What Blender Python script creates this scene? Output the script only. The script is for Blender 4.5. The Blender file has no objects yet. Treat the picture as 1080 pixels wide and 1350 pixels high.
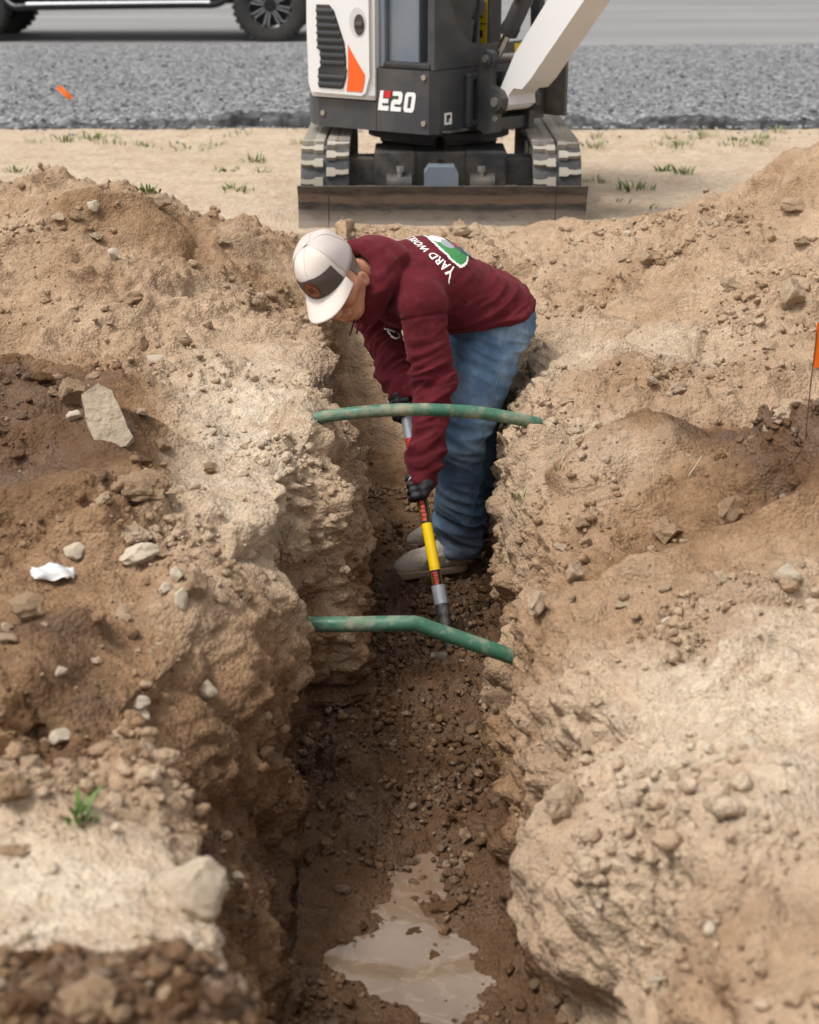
import bpy, bmesh, math, random
import numpy as np
from mathutils import Vector, Matrix, Euler
from mathutils.bvhtree import BVHTree

# ------------------------------------------------------------------ camera, sky, sun, exposure
SC = bpy.context.scene
COL = SC.collection
CAM_H, PITCH, FPX = 1.37, math.radians(19.16), 2250.0      # FPX: focal length in pixels of the 1080-wide photograph
camd = bpy.data.cameras.new('camera'); cam = bpy.data.objects.new('camera', camd); COL.objects.link(cam)
cam.location = (0, 0, CAM_H); cam.rotation_euler = (math.pi/2 - PITCH, 0, 0)
camd.sensor_fit = 'HORIZONTAL'; camd.sensor_width = 24.0; camd.lens = 24.0*FPX/1080
camd.clip_start = 0.05; camd.clip_end = 3000
camd.dof.use_dof = True; camd.dof.focus_distance = 5.35; camd.dof.aperture_fstop = 3.4
SC.camera = cam

SUN_DIR = Vector((-0.42, -0.24, 0.87)).normalized()          # towards the sun
world = bpy.data.worlds.new('World'); SC.world = world; world.use_nodes = True
wn = world.node_tree; wn.nodes.clear()
sky = wn.nodes.new('ShaderNodeTexSky'); sky.sky_type = 'NISHITA'; sky.sun_disc = False
sky.sun_elevation = math.asin(SUN_DIR.z); sky.sun_rotation = math.atan2(SUN_DIR.x, SUN_DIR.y)
sky.air_density = 1.0; sky.dust_density = 4.0; sky.ozone_density = 1.0
hs = wn.nodes.new('ShaderNodeHueSaturation'); hs.inputs['Saturation'].default_value = 0.10   # thin bright cloud veil
bg = wn.nodes.new('ShaderNodeBackground'); bg.inputs['Strength'].default_value = 0.15
wo = wn.nodes.new('ShaderNodeOutputWorld')
wn.links.new(sky.outputs[0], hs.inputs['Color']); wn.links.new(hs.outputs[0], bg.inputs[0]); wn.links.new(bg.outputs[0], wo.inputs[0])
sund = bpy.data.lights.new('sun', 'SUN'); sund.energy = 1.45; sund.angle = math.radians(10); sund.color = (1.0, 0.965, 0.91)
sun = bpy.data.objects.new('sun', sund); COL.objects.link(sun)
sun.rotation_euler = SUN_DIR.to_track_quat('Z', 'Y').to_euler(); sun.location = (-6, 4, 12)
SC.view_settings.view_transform = 'Standard'; SC.view_settings.look = 'None'
SC.view_settings.gamma = 1.0; SC.view_settings.exposure = 0.47; SC.view_settings.use_curve_mapping = False
SC.render.engine = 'CYCLES'
SC.cycles.use_denoising = True
SC.cycles.max_bounces = 6; SC.cycles.diffuse_bounces = 4; SC.cycles.glossy_bounces = 3
SC.cycles.transparent_max_bounces = 8

# ------------------------------------------------------------------ helpers
rng = np.random.default_rng(7)
random.seed(7)
SP, CP = math.sin(PITCH), math.cos(PITCH)
def U(px, py, d):
    """photo pixel + depth along the optical axis -> world point"""
    u = (px-540)/FPX*d; v = (675-py)/FPX*d
    return Vector((u, d*CP + v*SP, CAM_H - d*SP + v*CP))
def G(px, py, z=0.0):
    a = U(px, py, 1.0); t = (z-CAM_H)/(a.z-CAM_H)
    return Vector((a.x*t, a.y*t, z))
def project(P):
    """world points (N,3) -> px, py, depth"""
    P = np.asarray(P); d = P[:, 1]*CP + (CAM_H-P[:, 2])*SP; v = P[:, 1]*SP - (CAM_H-P[:, 2])*CP
    return 540 + FPX*P[:, 0]/d, 675 - FPX*v/d, d

def tag(o, label=None, cat=None, group=None, kind=None):
    if label: o['label'] = label
    if cat: o['category'] = cat
    if group: o['group'] = group
    if kind: o['kind'] = kind
    return o
def link(o, parent=None):
    COL.objects.link(o)
    if parent is not None: o.parent = parent
    return o
def empty(name, loc=(0, 0, 0), rz=0.0):
    o = bpy.data.objects.new(name, None); o.empty_display_size = 0.2
    o.location = loc; o.rotation_euler = (0, 0, rz); return link(o)
def mesh_np(name, V, F, mat=None, parent=None, smooth=True, loc=None):
    """numpy verts (N,3), faces (M,3|4)"""
    V = np.asarray(V, np.float32); F = np.asarray(F, np.int32)
    me = bpy.data.meshes.new(name); k = F.shape[1]
    me.vertices.add(len(V)); me.vertices.foreach_set('co', V.ravel())
    me.loops.add(F.size); me.loops.foreach_set('vertex_index', F.ravel())
    me.polygons.add(len(F)); me.polygons.foreach_set('loop_start', np.arange(0, F.size, k, dtype=np.int32))
    me.polygons.foreach_set('loop_total', np.full(len(F), k, np.int32))
    me.polygons.foreach_set('use_smooth', np.full(len(F), smooth, bool))
    me.update(calc_edges=True); me.validate()
    if mat is not None: me.materials.append(mat)
    o = bpy.data.objects.new(name, me)
    if loc is not None: o.location = loc
    return link(o, parent)
def obj(name, bm, mat=None, parent=None, smooth=False, bevel=0.0, seg=2):
    if bevel > 0:
        es = [e for e in bm.edges if len(e.link_faces) == 2 and e.calc_face_angle(0) > 0.5]
        bmesh.ops.bevel(bm, geom=es, offset=bevel, segments=seg, profile=0.6, affect='EDGES', clamp_overlap=True)
    bmesh.ops.recalc_face_normals(bm, faces=bm.faces)
    me = bpy.data.meshes.new(name); bm.to_mesh(me); bm.free()
    if smooth: me.shade_smooth()
    if mat is not None: me.materials.append(mat)
    return link(bpy.data.objects.new(name, me), parent)
def bm_box(bm, c, s, M=None):
    r = bmesh.ops.create_cube(bm, size=1.0)
    T = Matrix.Translation(Vector(c)) @ Matrix.Diagonal((s[0], s[1], s[2], 1))
    if M is not None: T = M @ T
    bmesh.ops.transform(bm, matrix=T, verts=r['verts']); return r['verts']
def box(name, lo, hi, mat, parent=None, bevel=0.004, seg=2, smooth=False):
    bm = bmesh.new(); lo = Vector(lo); hi = Vector(hi)
    bm_box(bm, (lo+hi)/2, hi-lo); return obj(name, bm, mat, parent, smooth, bevel, seg)
def bm_prism(bm, pts, a, b, axis='z'):
    """polygon pts (2D) extruded from a to b along an axis; x: pts=(y,z), y: pts=(x,z), z: pts=(x,y)"""
    def mk(p, t):
        return {'z': (p[0], p[1], t), 'y': (p[0], t, p[1]), 'x': (t, p[0], p[1])}[axis]
    va = [bm.verts.new(mk(p, a)) for p in pts]; vb = [bm.verts.new(mk(p, b)) for p in pts]
    n = len(pts)
    bm.faces.new(va); bm.faces.new(vb[::-1])
    for i in range(n): bm.faces.new((va[i], va[(i+1) % n], vb[(i+1) % n], vb[i]))
def prism(name, pts, a, b, mat, parent=None, axis='z', bevel=0.004, seg=2, smooth=False):
    bm = bmesh.new(); bm_prism(bm, pts, a, b, axis); return obj(name, bm, mat, parent, smooth, bevel, seg)
def bm_cyl(bm, a, b, r1, r2=None, n=16, caps=True):
    a = Vector(a); b = Vector(b); r2 = r1 if r2 is None else r2
    L = (b-a).length
    r = bmesh.ops.create_cone(bm, cap_ends=caps, segments=n, radius1=r1, radius2=r2, depth=L)
    q = (b-a).to_track_quat('Z', 'Y').to_matrix().to_4x4()
    bmesh.ops.transform(bm, matrix=Matrix.Translation((a+b)/2) @ q, verts=r['verts']); return r['verts']
def cyl(name, a, b, r1, mat, parent=None, r2=None, n=20, bevel=0.0):
    bm = bmesh.new(); bm_cyl(bm, a, b, r1, r2, n); o = obj(name, bm, mat, parent, False, bevel)
    smooth_sides(o); return o
def smooth_sides(o, ang=40):
    o.data.shade_smooth()
    o.data.set_sharp_from_angle(angle=math.radians(ang))
def tube(name, pts, r, mat, parent=None, n=12, rad=None, caps=True, smooth_path=6):
    """swept tube through points (Catmull-Rom)"""
    P = catmull([Vector(p) for p in pts], smooth_path); m = len(P)
    R = [r]*m if rad is None else list(np.interp(np.linspace(0, 1, m), np.linspace(0, 1, len(rad)), rad))
    V = []; F = []; ref = None
    for i in range(m):
        t = (P[min(i+1, m-1)]-P[max(i-1, 0)]).normalized()
        if ref is None: ref = t.orthogonal().normalized()
        ref = (ref - t*ref.dot(t)).normalized(); bn = t.cross(ref)
        for k in range(n):
            a = 2*math.pi*k/n; V.append(P[i]+(ref*math.cos(a)+bn*math.sin(a))*R[i])
    bm = bmesh.new(); vs = [bm.verts.new(v) for v in V]
    for i in range(m-1):
        for k in range(n):
            bm.faces.new((vs[i*n+k], vs[i*n+(k+1) % n], vs[(i+1)*n+(k+1) % n], vs[(i+1)*n+k]))
    if caps:
        bm.faces.new(vs[:n][::-1]); bm.faces.new(vs[-n:])
    o = obj(name, bm, mat, parent); smooth_sides(o, 50); return o
def catmull(P, k=6):
    if len(P) < 3 or k <= 1: return list(P)
    Q = [P[0]*2-P[1]] + list(P) + [P[-1]*2-P[-2]]; out = []
    for i in range(1, len(Q)-2):
        a, b, c, d = Q[i-1:i+3]
        for s in range(k):
            t = s/k
            out.append(0.5*((2*b)+(c-a)*t+(2*a-5*b+4*c-d)*t*t+(3*b-a-3*c+d)*t**3))
    out.append(P[-1]); return out

# ------------------------------------------------------------------ numpy noise
_perm = np.random.default_rng(3).permutation(256).astype(np.int32); _perm = np.concatenate([_perm, _perm, _perm])
_g = np.random.default_rng(4).normal(size=(256, 3)).astype(np.float32); _g /= np.linalg.norm(_g, axis=1)[:, None]
_rv = np.random.default_rng(5).random((256, 4)).astype(np.float32)
def _hash(i, j, k): return _perm[_perm[_perm[i & 255] + (j & 255)] + (k & 255)]
def pnoise(P, f=1.0, off=0.0):
    P = (np.asarray(P, np.float32)*np.float32(1) * np.asarray(f, np.float32) + np.float32(off))
    I = np.floor(P).astype(np.int32); R = P - I; W = R*R*R*(R*(R*6-15)+10); out = 0
    for a in (0, 1):
        wx = W[:, 0] if a else 1-W[:, 0]
        for b in (0, 1):
            wy = W[:, 1] if b else 1-W[:, 1]
            for c in (0, 1):
                wz = W[:, 2] if c else 1-W[:, 2]
                g = _g[_hash(I[:, 0]+a, I[:, 1]+b, I[:, 2]+c)]
                out = out + wx*wy*wz*(g[:, 0]*(R[:, 0]-a)+g[:, 1]*(R[:, 1]-b)+g[:, 2]*(R[:, 2]-c))
    return out*1.5
def fbm(P, f, o=4, off=0.0, gain=0.5):
    s = 0; a = 1.0
    f = np.asarray(f, np.float32)
    for i in range(o): s = s + a*pnoise(P, f*2.03**i, off+17.3*i); a *= gain
    return s
def worley_lump(P, f, off=0.0, density=0.6, size=0.62):
    """rounded lumps, one per kept cell, random sizes: height 0..1"""
    P = np.asarray(P, np.float32)*np.float32(f)+np.float32(off)
    I = np.floor(P).astype(np.int32); best = np.zeros(len(P), np.float32)
    for a in (-1, 0, 1):
        for b in (-1, 0, 1):
            for c in (-1, 0, 1):
                J = I + np.array([a, b, c], np.int32); h = _hash(J[:, 0], J[:, 1], J[:, 2]); r = _rv[h]
                C = J + r[:, :3]; D = P - C
                s = size*(0.35+0.65*r[:, 3]/density)
                q = np.where(r[:, 3] < density, 1-(D*D).sum(1)/(s*s), 0)
                best = np.maximum(best, np.sqrt(np.clip(q, 0, 1))*s/size)
    return best
def sstep(a, b, x):
    t = np.clip((x-a)/(b-a), 0, 1); return t*t*(3-2*t)

# ------------------------------------------------------------------ materials
def lin(r, g, b):
    f = lambda c: (c/255/12.92 if c/255 <= 0.04045 else ((c/255+0.055)/1.055)**2.4)
    return (f(r), f(g), f(b), 1.0)
class NT:
    def __init__(s, name):
        s.m = bpy.data.materials.new(name); s.m.use_nodes = True; s.t = s.m.node_tree
        s.b = s.t.nodes['Principled BSDF']; s.out = s.t.nodes['Material Output']; s._c = None
    def n(s, t, **kw):
        x = s.t.nodes.new(t)
        for k, v in kw.items(): setattr(x, k, v)
        return x
    def l(s, a, b): s.t.links.new(a, b)
    def coord(s, kind='Object'):
        if s._c is None: s._c = s.n('ShaderNodeTexCoord')
        return s._c.outputs[kind]
    def noise(s, scale, detail=4, rough=0.55, vec=None, out='Fac', stretch=None):
        v = vec or s.coord()
        if stretch:
            mp = s.n('ShaderNodeMapping'); mp.inputs['Scale'].default_value = stretch; s.l(v, mp.inputs[0]); v = mp.outputs[0]
        x = s.n('ShaderNodeTexNoise'); x.inputs['Scale'].default_value = scale; x.inputs['Detail'].default_value = detail
        x.inputs['Roughness'].default_value = rough; s.l(v, x.inputs['Vector']); return x.outputs[out]
    def voro(s, scale, vec=None, out='Distance', feature='F1', rnd=1.0):
        x = s.n('ShaderNodeTexVoronoi', feature=feature); x.inputs['Scale'].default_value = scale
        x.inputs['Randomness'].default_value = rnd
        s.l(vec or s.coord(), x.inputs['Vector']); return x.outputs[out]
    def ramp(s, fac, stops, interp='LINEAR'):
        x = s.n('ShaderNodeValToRGB'); x.color_ramp.interpolation = interp; e = x.color_ramp.elements
        while len(e) < len(stops): e.new(0.5)
        for i, (p, c) in enumerate(stops):
            e[i].position = p; e[i].color = c if len(c) == 4 else (*c, 1)
        s.l(fac, x.inputs[0]); return x.outputs[0]
    def mix(s, fac, a, b, blend='MIX'):
        x = s.n('ShaderNodeMix', data_type='RGBA', blend_type=blend)
        for v, i in ((fac, 0), (a, 6), (b, 7)):
            if hasattr(v, 'links'): s.l(v, x.inputs[i])
            else: x.inputs[i].default_value = v
        return x.outputs[2]
    def math(s, op, a, b=0.0, clamp=False):
        x = s.n('ShaderNodeMath', operation=op, use_clamp=clamp)
        for v, i in ((a, 0), (b, 1)):
            if hasattr(v, 'links'): s.l(v, x.inputs[i])
            else: x.inputs[i].default_value = v
        return x.outputs[0]
    def attr(s, name, out='Fac'):
        x = s.n('ShaderNodeAttribute'); x.attribute_name = name; return x.outputs[out]
    def bump(s, h, strength=0.5, dist=0.01, prev=None):
        x = s.n('ShaderNodeBump'); x.inputs['Strength'].default_value = strength; x.inputs['Distance'].default_value = dist
        s.l(h, x.inputs['Height'])
        if prev is not None: s.l(prev, x.inputs['Normal'])
        return x.outputs[0]
    def set(s, col=None, rough=None, metal=None, spec=None, normal=None):
        for k, v in (('Base Color', col), ('Roughness', rough), ('Metallic', metal), ('Specular IOR Level', spec), ('Normal', normal)):
            if v is None: continue
            if hasattr(v, 'links'): s.l(v, s.b.inputs[k])
            else: s.b.inputs[k].default_value = v
        return s.m
def simple(name, col, rough=0.5, metal=0.0, spec=0.5, var=0.0, vscale=20, dust=None, dust_amt=0.0, bump=0.0, bscale=200):
    """painted / moulded surface with uneven tone, dust and fine relief"""
    m = NT(name); c = col
    if var > 0:
        f = m.noise(vscale, 5, 0.6)
        c = m.mix(m.math('MULTIPLY', f, 1.0), tuple(x*(1-var) for x in col[:3])+(1,), tuple(min(1, x*(1+var)) for x in col[:3])+(1,))
    rr = rough
    if dust is not None:
        f = m.ramp(m.noise(vscale*0.5, 6, 0.65), [(0.42, (0, 0, 0)), (0.72, (1, 1, 1))])
        f = m.math('MULTIPLY', f, dust_amt)
        c = m.mix(f, c, dust)
        rr = m.math('ADD', rough, m.math('MULTIPLY', f, 0.4), True)
    nm = None
    if bump > 0: nm = m.bump(m.noise(bscale, 3, 0.6), bump, 0.002)
    return m.set(c, rr, metal, spec, nm)
# ------------------------------------------------------------------ the dug ground: one sheet with the trench, banks and spoil ridges
def soil_material(name, dry, damp, wet, grain=1.0):
    m = NT(name)
    mo = m.attr('moist'); pa = m.attr('pale')
    n1 = m.noise(5, 6, 0.62); n2 = m.noise(38, 5, 0.65); n3 = m.noise(220, 3, 0.6)
    v = m.voro(95); v2 = m.voro(34)
    mm = m.math('ADD', mo, m.math('MULTIPLY', m.math('SUBTRACT', n1, 0.5), 0.55))
    mm = m.math('ADD', mm, m.math('MULTIPLY', m.math('SUBTRACT', n2, 0.5), 0.45), True)
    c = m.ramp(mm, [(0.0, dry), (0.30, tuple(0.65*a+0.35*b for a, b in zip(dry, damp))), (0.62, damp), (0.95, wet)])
    # pale dried crust
    pf = m.math('MULTIPLY', pa, m.ramp(m.math('ADD', m.math('MULTIPLY', n1, 0.5), m.math('MULTIPLY', n2, 0.5)), [(0.36, (0, 0, 0)), (0.56, (1, 1, 1))]))
    c = m.mix(pf, c, lin(206, 191, 171))
    # grain speckle: individual dark and light grains
    c = m.mix(m.ramp(n3, [(0.30, (0.62, 0.62, 0.62)), (0.5, (1, 1, 1)), (0.72, (1.18, 1.18, 1.16))]), (0, 0, 0, 1), c, 'MIX') if False else c
    sp = m.n('ShaderNodeMix', data_type='RGBA', blend_type='MULTIPLY'); sp.inputs[0].default_value = 1.0
    m.l(c, sp.inputs[6]); m.l(m.ramp(n3, [(0.28, (0.74, 0.73, 0.72)), (0.5, (1, 1, 1)), (0.74, (1.16, 1.15, 1.13))]), sp.inputs[7]); c = sp.outputs[2]
    sp = m.n('ShaderNodeMix', data_type='RGBA', blend_type='MULTIPLY'); sp.inputs[0].default_value = 1.0
    cc = m.voro(34, out='Color'); bwv = m.n('ShaderNodeRGBToBW'); m.l(cc, bwv.inputs[0])
    m.l(c, sp.inputs[6]); m.l(m.ramp(bwv.outputs[0], [(0.2, (0.90, 0.89, 0.88)), (0.8, (1.07, 1.07, 1.06))]), sp.inputs[7]); c = sp.outputs[2]
    h1 = m.math('ADD', m.math('MULTIPLY', n2, 0.9), m.math('MULTIPLY', m.math('SUBTRACT', 1.0, v), 0.5))
    b1 = m.bump(h1, 0.75*grain, 0.016)
    b2 = m.bump(m.math('ADD', n3, m.math('MULTIPLY', m.math('SUBTRACT', 1.0, m.voro(260)), 0.6)), 0.55*grain, 0.004, b1)
    wetf = m.ramp(mm, [(0.72, (0, 0, 0)), (1.0, (1, 1, 1))])
    slick = m.ramp(m.noise(7, 4, 0.6), [(0.46, (0.25, 0.25, 0.25)), (0.60, (1, 1, 1))])
    wetf = m.math('MULTIPLY', wetf, slick)
    rg = m.math('SUBTRACT', 0.95, m.math('MULTIPLY', wetf, 0.62))
    spn = m.math('ADD', 0.10, m.math('MULTIPLY', wetf, 0.34))
    return m.set(c, rg, 0, spn, b2)
DRY, DAMP, WET = lin(180, 156, 131)[:3], lin(144, 115, 88)[:3], lin(97, 72, 51)[:3]
M_SOIL = soil_material('soil', DRY, DAMP, WET)

def itp(tab, y):
    t = np.array(tab); return np.interp(y, t[:, 0], t[:, 1])
def dens(a, b, n, e=1.0):
    """n samples from a (fine) to b (coarse beyond)"""
    t = np.linspace(0, 1, n); return a + (b-a)*t**e
T_LX = [(-3, -.3), (1.6, -.22), (1.95, -.25), (2.3, -.33), (2.65, -.46), (3.0, -.50), (3.4, -.43), (3.86, -.35), (4.15, -.31), (4.4, -.285), (4.77, -.265), (5.2, -.255), (5.45, -.28), (6.0, -.31), (6.6, -.31), (7.3, -.26), (12, -.26)]
M_LX = [(-3, -.26), (2.0, -.22), (2.6, -.33), (3.0, -.34), (3.4, -.315), (3.7, -.305), (3.85, -.315), (4.1, -.32), (4.32, -.31), (4.44, -.175), (5.28, -.145), (5.42, -.19), (5.65, -.30), (6.5, -.34), (7.3, -.30), (12, -.3)]
M_LZ = [(-3, -.35), (3.0, -.40), (3.7, -.34), (4.3, -.26), (4.44, -.20), (5.3, -.22), (5.6, -.14), (6.5, -.12), (12, -.1)]
F_LX = [(-3, -.24), (2.4, -.24), (3.3, -.24), (3.7, -.268), (4.1, -.30), (4.3, -.295), (4.38, -.25), (4.46, -.135), (5.3, -.125), (5.45, -.17), (5.6, -.25), (6.5, -.29), (7.3, -.25), (12, -.25)]
F_RX = [(-3, .26), (2.4, .27), (3.1, .255), (3.4, .225), (3.73, .21), (4.0, .25), (4.36, .255), (5.48, .285), (6.0, .28), (6.5, .26), (12, .26)]
M_RX = [(-3, .30), (2.4, .32), (2.8, .33), (3.1, .30), (3.4, .275), (3.7, .285), (3.95, .315), (4.2, .29), (4.7, .285), (5.4, .325), (6.1, .36), (7.0, .36), (12, .36)]
M_RZ = [(-3, -.35), (2.6, -.36), (3.1, -.33), (3.5, -.28), (4.1, -.22), (4.7, -.18), (5.4, -.16), (6.1, -.10), (12, -.08)]
T_RX = [(-3, .42), (1.9, .46), (2.5, .45), (3.0, .42), (3.5, .38), (4.1, .335), (4.7, .36), (5.4, .42), (6.1, .50), (7.0, .52), (12, .52)]
F_Z = [(-3, 0.0), (-2.2, 0.0), (-1.4, -.78), (2.4, -.785), (3.0, -.785), (3.45, -.785), (3.75, -.775), (4.3, -.755), (5.0, -.765), (5.6, -.77), (6.45, -.765), (6.62, -.70), (6.85, -.38), (7.1, -.06), (7.25, .05), (7.45, .10), (7.62, .08), (7.85, .01), (8.2, 0), (12, 0)]
HL = [(-8, .05), (-3.2, .15), (-2.5, .22), (-1.9, .27), (-1.68, .33), (-1.5, .42), (-1.35, .385), (-1.22, .415), (-1.05, .33), (-.85, .22), (-.65, .14), (-.42, .07), (-.25, .06), (.0, .09), (.25, .10), (.45, .07), (.7, .09), (.95, .17), (1.2, .27), (1.45, .42), (1.7, .54), (2.2, .62), (3, .42), (4.5, .1), (8, .0)]
def plateau(x, y):
    hx = itp(HL, x)
    yr = 6.95 + 0.15*np.sin(x*2.1+0.6)
    near = np.where(x < 0, 5.25, 4.7)
    prof = np.clip((y-near)/(yr-near), 0, 1)**1.25 * (1-sstep(yr+0.12, yr+0.80, y))
    z = hx*prof
    g = lambda cx, cy, rx, ry: np.exp(-(((x-cx)/rx)**2+((y-cy)/ry)**2)**1.3)
    z = z + 0.15*g(-1.12, 4.50, .42, .75) + 0.08*g(-.80, 4.1, .18, .35)
    z = z + 0.16*g(1.25, 4.20, .40, .36) + 0.07*g(.92, 4.0, .22, .2)
    z = z + 0.13*g(-.52, 1.80, .30, .17) + 0.05*g(-.27, 1.85, .10, .12) + 0.09*g(.15, 7.48, .75, .22) - 0.13*g(.34, 2.9, .20, 1.1)*1.0 - 0.07*g(.36, 4.3, .12, .5)
    z = z + 0.05*g(.62, 4.55, .16, .22) + 0.06*g(.85, 5.35, .35, .25) - 0.05*g(-.50, 3.45, .2, .4)
    z = z - 0.13*g(-.33, 6.35, .16, .5) + 0.03*g(-.36, 4.75, .1, .3) - 0.05*g(.62, 3.9, .15, .3)
    return z
yb = [np.linspace(-3, 1.5, 40)]
ys = 1.55; fine = []
while ys < 7.55:
    fine.append(ys); ys += 0.0050 + 0.0016*(ys-1.55)*0.5
yb.append(np.array(fine)); yb.append(7.6 + 4.75*np.linspace(0, 1, 70)**1.6)
YR = np.concatenate(yb).astype(np.float64); NR = len(YR)
nP, nW, nF = 320, 128, 92
tp = np.concatenate([np.linspace(0, 0.20, 240), 0.20+0.80*np.linspace(0, 1, nP-240+1)[1:]**2.2])   # plateau parameter: fine near the edge
Xs, Zs, Ws = [], [], []
tl, ml, mz, fl = itp(T_LX, YR), itp(M_LX, YR), itp(M_LZ, YR), itp(F_LX, YR)
tr, mr, mrz, fr = itp(T_RX, YR), itp(M_RX, YR), itp(M_RZ, YR), itp(F_RX, YR)
fz = itp(F_Z, YR)
def smooth_rows(a, w):
    k = np.hanning(w+2)[1:-1]; k /= k.sum(); return np.convolve(np.pad(a, w//2, mode='edge'), k, mode='valid')
tl, ml, fl, tr, mr, fr = [smooth_rows(a, 9) for a in (tl, ml, fl, tr, mr, fr)]
_q = np.stack([YR, YR*0, YR*0], 1)
_act = sstep(1.2, 1.8, YR)*(1-sstep(6.6, 7.2, YR))
for _i, (_a, _k) in enumerate(((tl, .045), (ml, .022), (fl, .014), (fr, .014), (mr, .022), (tr, .045))):
    _a += (fbm(_q, 2.6, 3, 7.7*_i+3)*_k*_act)
zt_l, zt_r = plateau(tl, YR), plateau(tr, YR)
up = np.clip((fz+0.77)/0.77, 0, 1)                       # where the floor ramps up the mid points rise with it
mzl = np.maximum(mz, fz+0.45*(zt_l-fz)); mzr = np.maximum(mrz, fz+0.45*(zt_r-fz))
XL = tl[:, None] + (-9.0-tl[:, None])*tp[None, ::-1]
def seg3(a, b, c, az, bz, cz, n):
    l1 = np.hypot(b-a, bz-az)+1e-4; l2 = np.hypot(c-b, cz-bz)+1e-4
    t = np.linspace(0, 1, n+2)[1:-1][None, :]; k = (l1/(l1+l2))[:, None]
    s1 = np.clip(t/k, 0, 1); s2 = np.clip((t-k)/(1-k), 0, 1); lo = t < k
    X = np.where(lo, a[:, None]+(b-a)[:, None]*s1, b[:, None]+(c-b)[:, None]*s2)
    Z = np.where(lo, az[:, None]+(bz-az)[:, None]*s1, bz[:, None]+(cz-bz)[:, None]*s2); return X, Z
XWL, ZWL = seg3(tl, ml, fl, zt_l, mzl, fz, nW)
XF = fl[:, None]+(fr-fl)[:, None]*np.linspace(0, 1, nF)[None, :]; ZF = np.repeat(fz[:, None], nF, 1)
XWR, ZWR = seg3(fr, mr, tr, fz, mzr, zt_r, nW)
XR = tr[:, None] + (9.0-tr[:, None])*tp[None, :]
YY = np.repeat(YR[:, None], 2*nP+2*nW+nF, 1)
X = np.concatenate([XL, XWL, XF, XWR, XR], 1)
Z = np.concatenate([plateau(XL, YY[:, :nP]), ZWL, ZF, ZWR, plateau(XR, YY[:, :nP])], 1)
def blur_cols(A, w, it=1):
    k = np.hanning(w+2)[1:-1]; k /= k.sum(); h = w//2
    for _ in range(it):
        P_ = np.pad(A, ((0, 0), (h, h)), mode='edge'); A = sum(P_[:, i:i+A.shape[1]]*k[i] for i in range(w))
    return A
c0, c1 = nP-60, nP+2*nW+nF+60
X[:, c0:c1] = blur_cols(X[:, c0:c1], 29); Z[:, c0:c1] = blur_cols(Z[:, c0:c1], 29)
NC = X.shape[1]
side = np.zeros(NC); side[:nP] = 0; side[nP:nP+nW] = 1; side[nP+nW:nP+nW+nF] = 2; side[nP+nW+nF:nP+2*nW+nF] = 3; side[nP+2*nW+nF:] = 4
PG = np.stack([X, YY, Z], 2)
def grid_normals(PG):
    du = np.gradient(PG, axis=1); dv = np.gradient(PG, axis=0)
    n = np.cross(du, dv); n /= np.linalg.norm(n, axis=2, keepdims=True)+1e-9; return n
N0 = grid_normals(PG)
P = PG.reshape(-1, 3).astype(np.float32); N = N0.reshape(-1, 3).astype(np.float32)
px_, py_, d_ = P[:, 0], P[:, 1], P[:, 2]
x, y, z = P[:, 0], P[:, 1], P[:, 2]
near = (1-sstep(7.3, 8.0, y))*(1-sstep(2.4, 4.5, np.abs(x)))*sstep(0.6, 1.5, y)   # 1 where the ground was disturbed
wallw = 1-np.abs(N[:, 2]); wallw = sstep(0.25, 0.75, wallw)
SD = np.repeat(side[None, :], NR, 0).ravel()
def soft(k):
    return np.repeat(blur_cols((side == k).astype(float)[None, :], 75, 2), NR, 0).ravel()
S1, S2, S3 = soft(1), soft(2), soft(3)
floorw = ((SD == 2)*1.0)*(z < -0.5)
leftside = (x < 0)*1.0
g2 = lambda cx, cy, rx, ry: np.exp(-(((x-cx)/rx)**2+((y-cy)/ry)**2)**1.3)
calm = np.clip(g2(-.72, 2.18, .52, .28)*1.15 + 0.55*g2(-.48, 4.75, .17, .45) + .4*g2(.7, 4.55, .25, .2)+.72*g2(.80, 2.85, .42, .6), 0, 1)   # trodden flat crust
crisp = 0.22+0.78*sstep(-.18, .28, fbm(P, 1.7, 3, 123))
rough = (1-0.75*calm)*crisp
bank = near*sstep(.32, .7, np.abs(x))
dsp = fbm(P, 2.1, 3, 3.1)*0.040*near + bank*(np.abs(fbm(P, np.array([1.5, 1.9, 1.0]), 3, 301))*-0.13+0.03)*(1-.7*calm)
# near trench walls: blocky ledges, horizontal strata and bucket scrapes
wn_ = fbm(P, np.array([4.5, 4.5, 10.0]), 4, 9.0)
PW0 = P+np.stack([fbm(P, 3.0, 2, 70), fbm(P, 3.0, 2, 80), fbm(P, 3.0, 2, 95)], 1).astype(np.float32)*0.10

lsm = 1-0.62*S1*(1-sstep(4.3, 4.6, y))-0.35*S3
dsp += wallw*near*lsm*(wn_*0.040 + np.abs(fbm(P, np.array([9, 5, 16.0]), 3, 31.0))*0.030 - 0.008)
bul = worley_lump(PW0, 3.1, 14.2, 0.8, 0.85)
dsp += S3*near*(bul-0.35)*0.085*sstep(-.70, -.45, z)*(1-sstep(4.9, 5.4, y))
PW = PW0
blk2 = worley_lump(PW, 2.5, 6.1, 0.8, 0.8)
lip = np.exp(-((x-.62)/.42)**4)*np.exp(-((y-3.4)/1.6)**4)+0.9*np.exp(-((x+.45)/.30)**4)*np.exp(-((y-3.9)/1.3)**4)+.5*(y > 5.2)
dsp += (blk2-0.4)*0.13*near*np.clip(lip, 0, 1)*(1-S2)*(1-0.6*calm)
blk = worley_lump(PW, 4.6, 2.2, 0.75, 0.75)
dsp += (blk-0.45)*0.055*near*rough*np.where(SD == 2, 0.12, np.where(wallw > 0.5, 0.75*lsm, 0.62))
bill = np.abs(fbm(P, 9.0, 4, 12.0))
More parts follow.
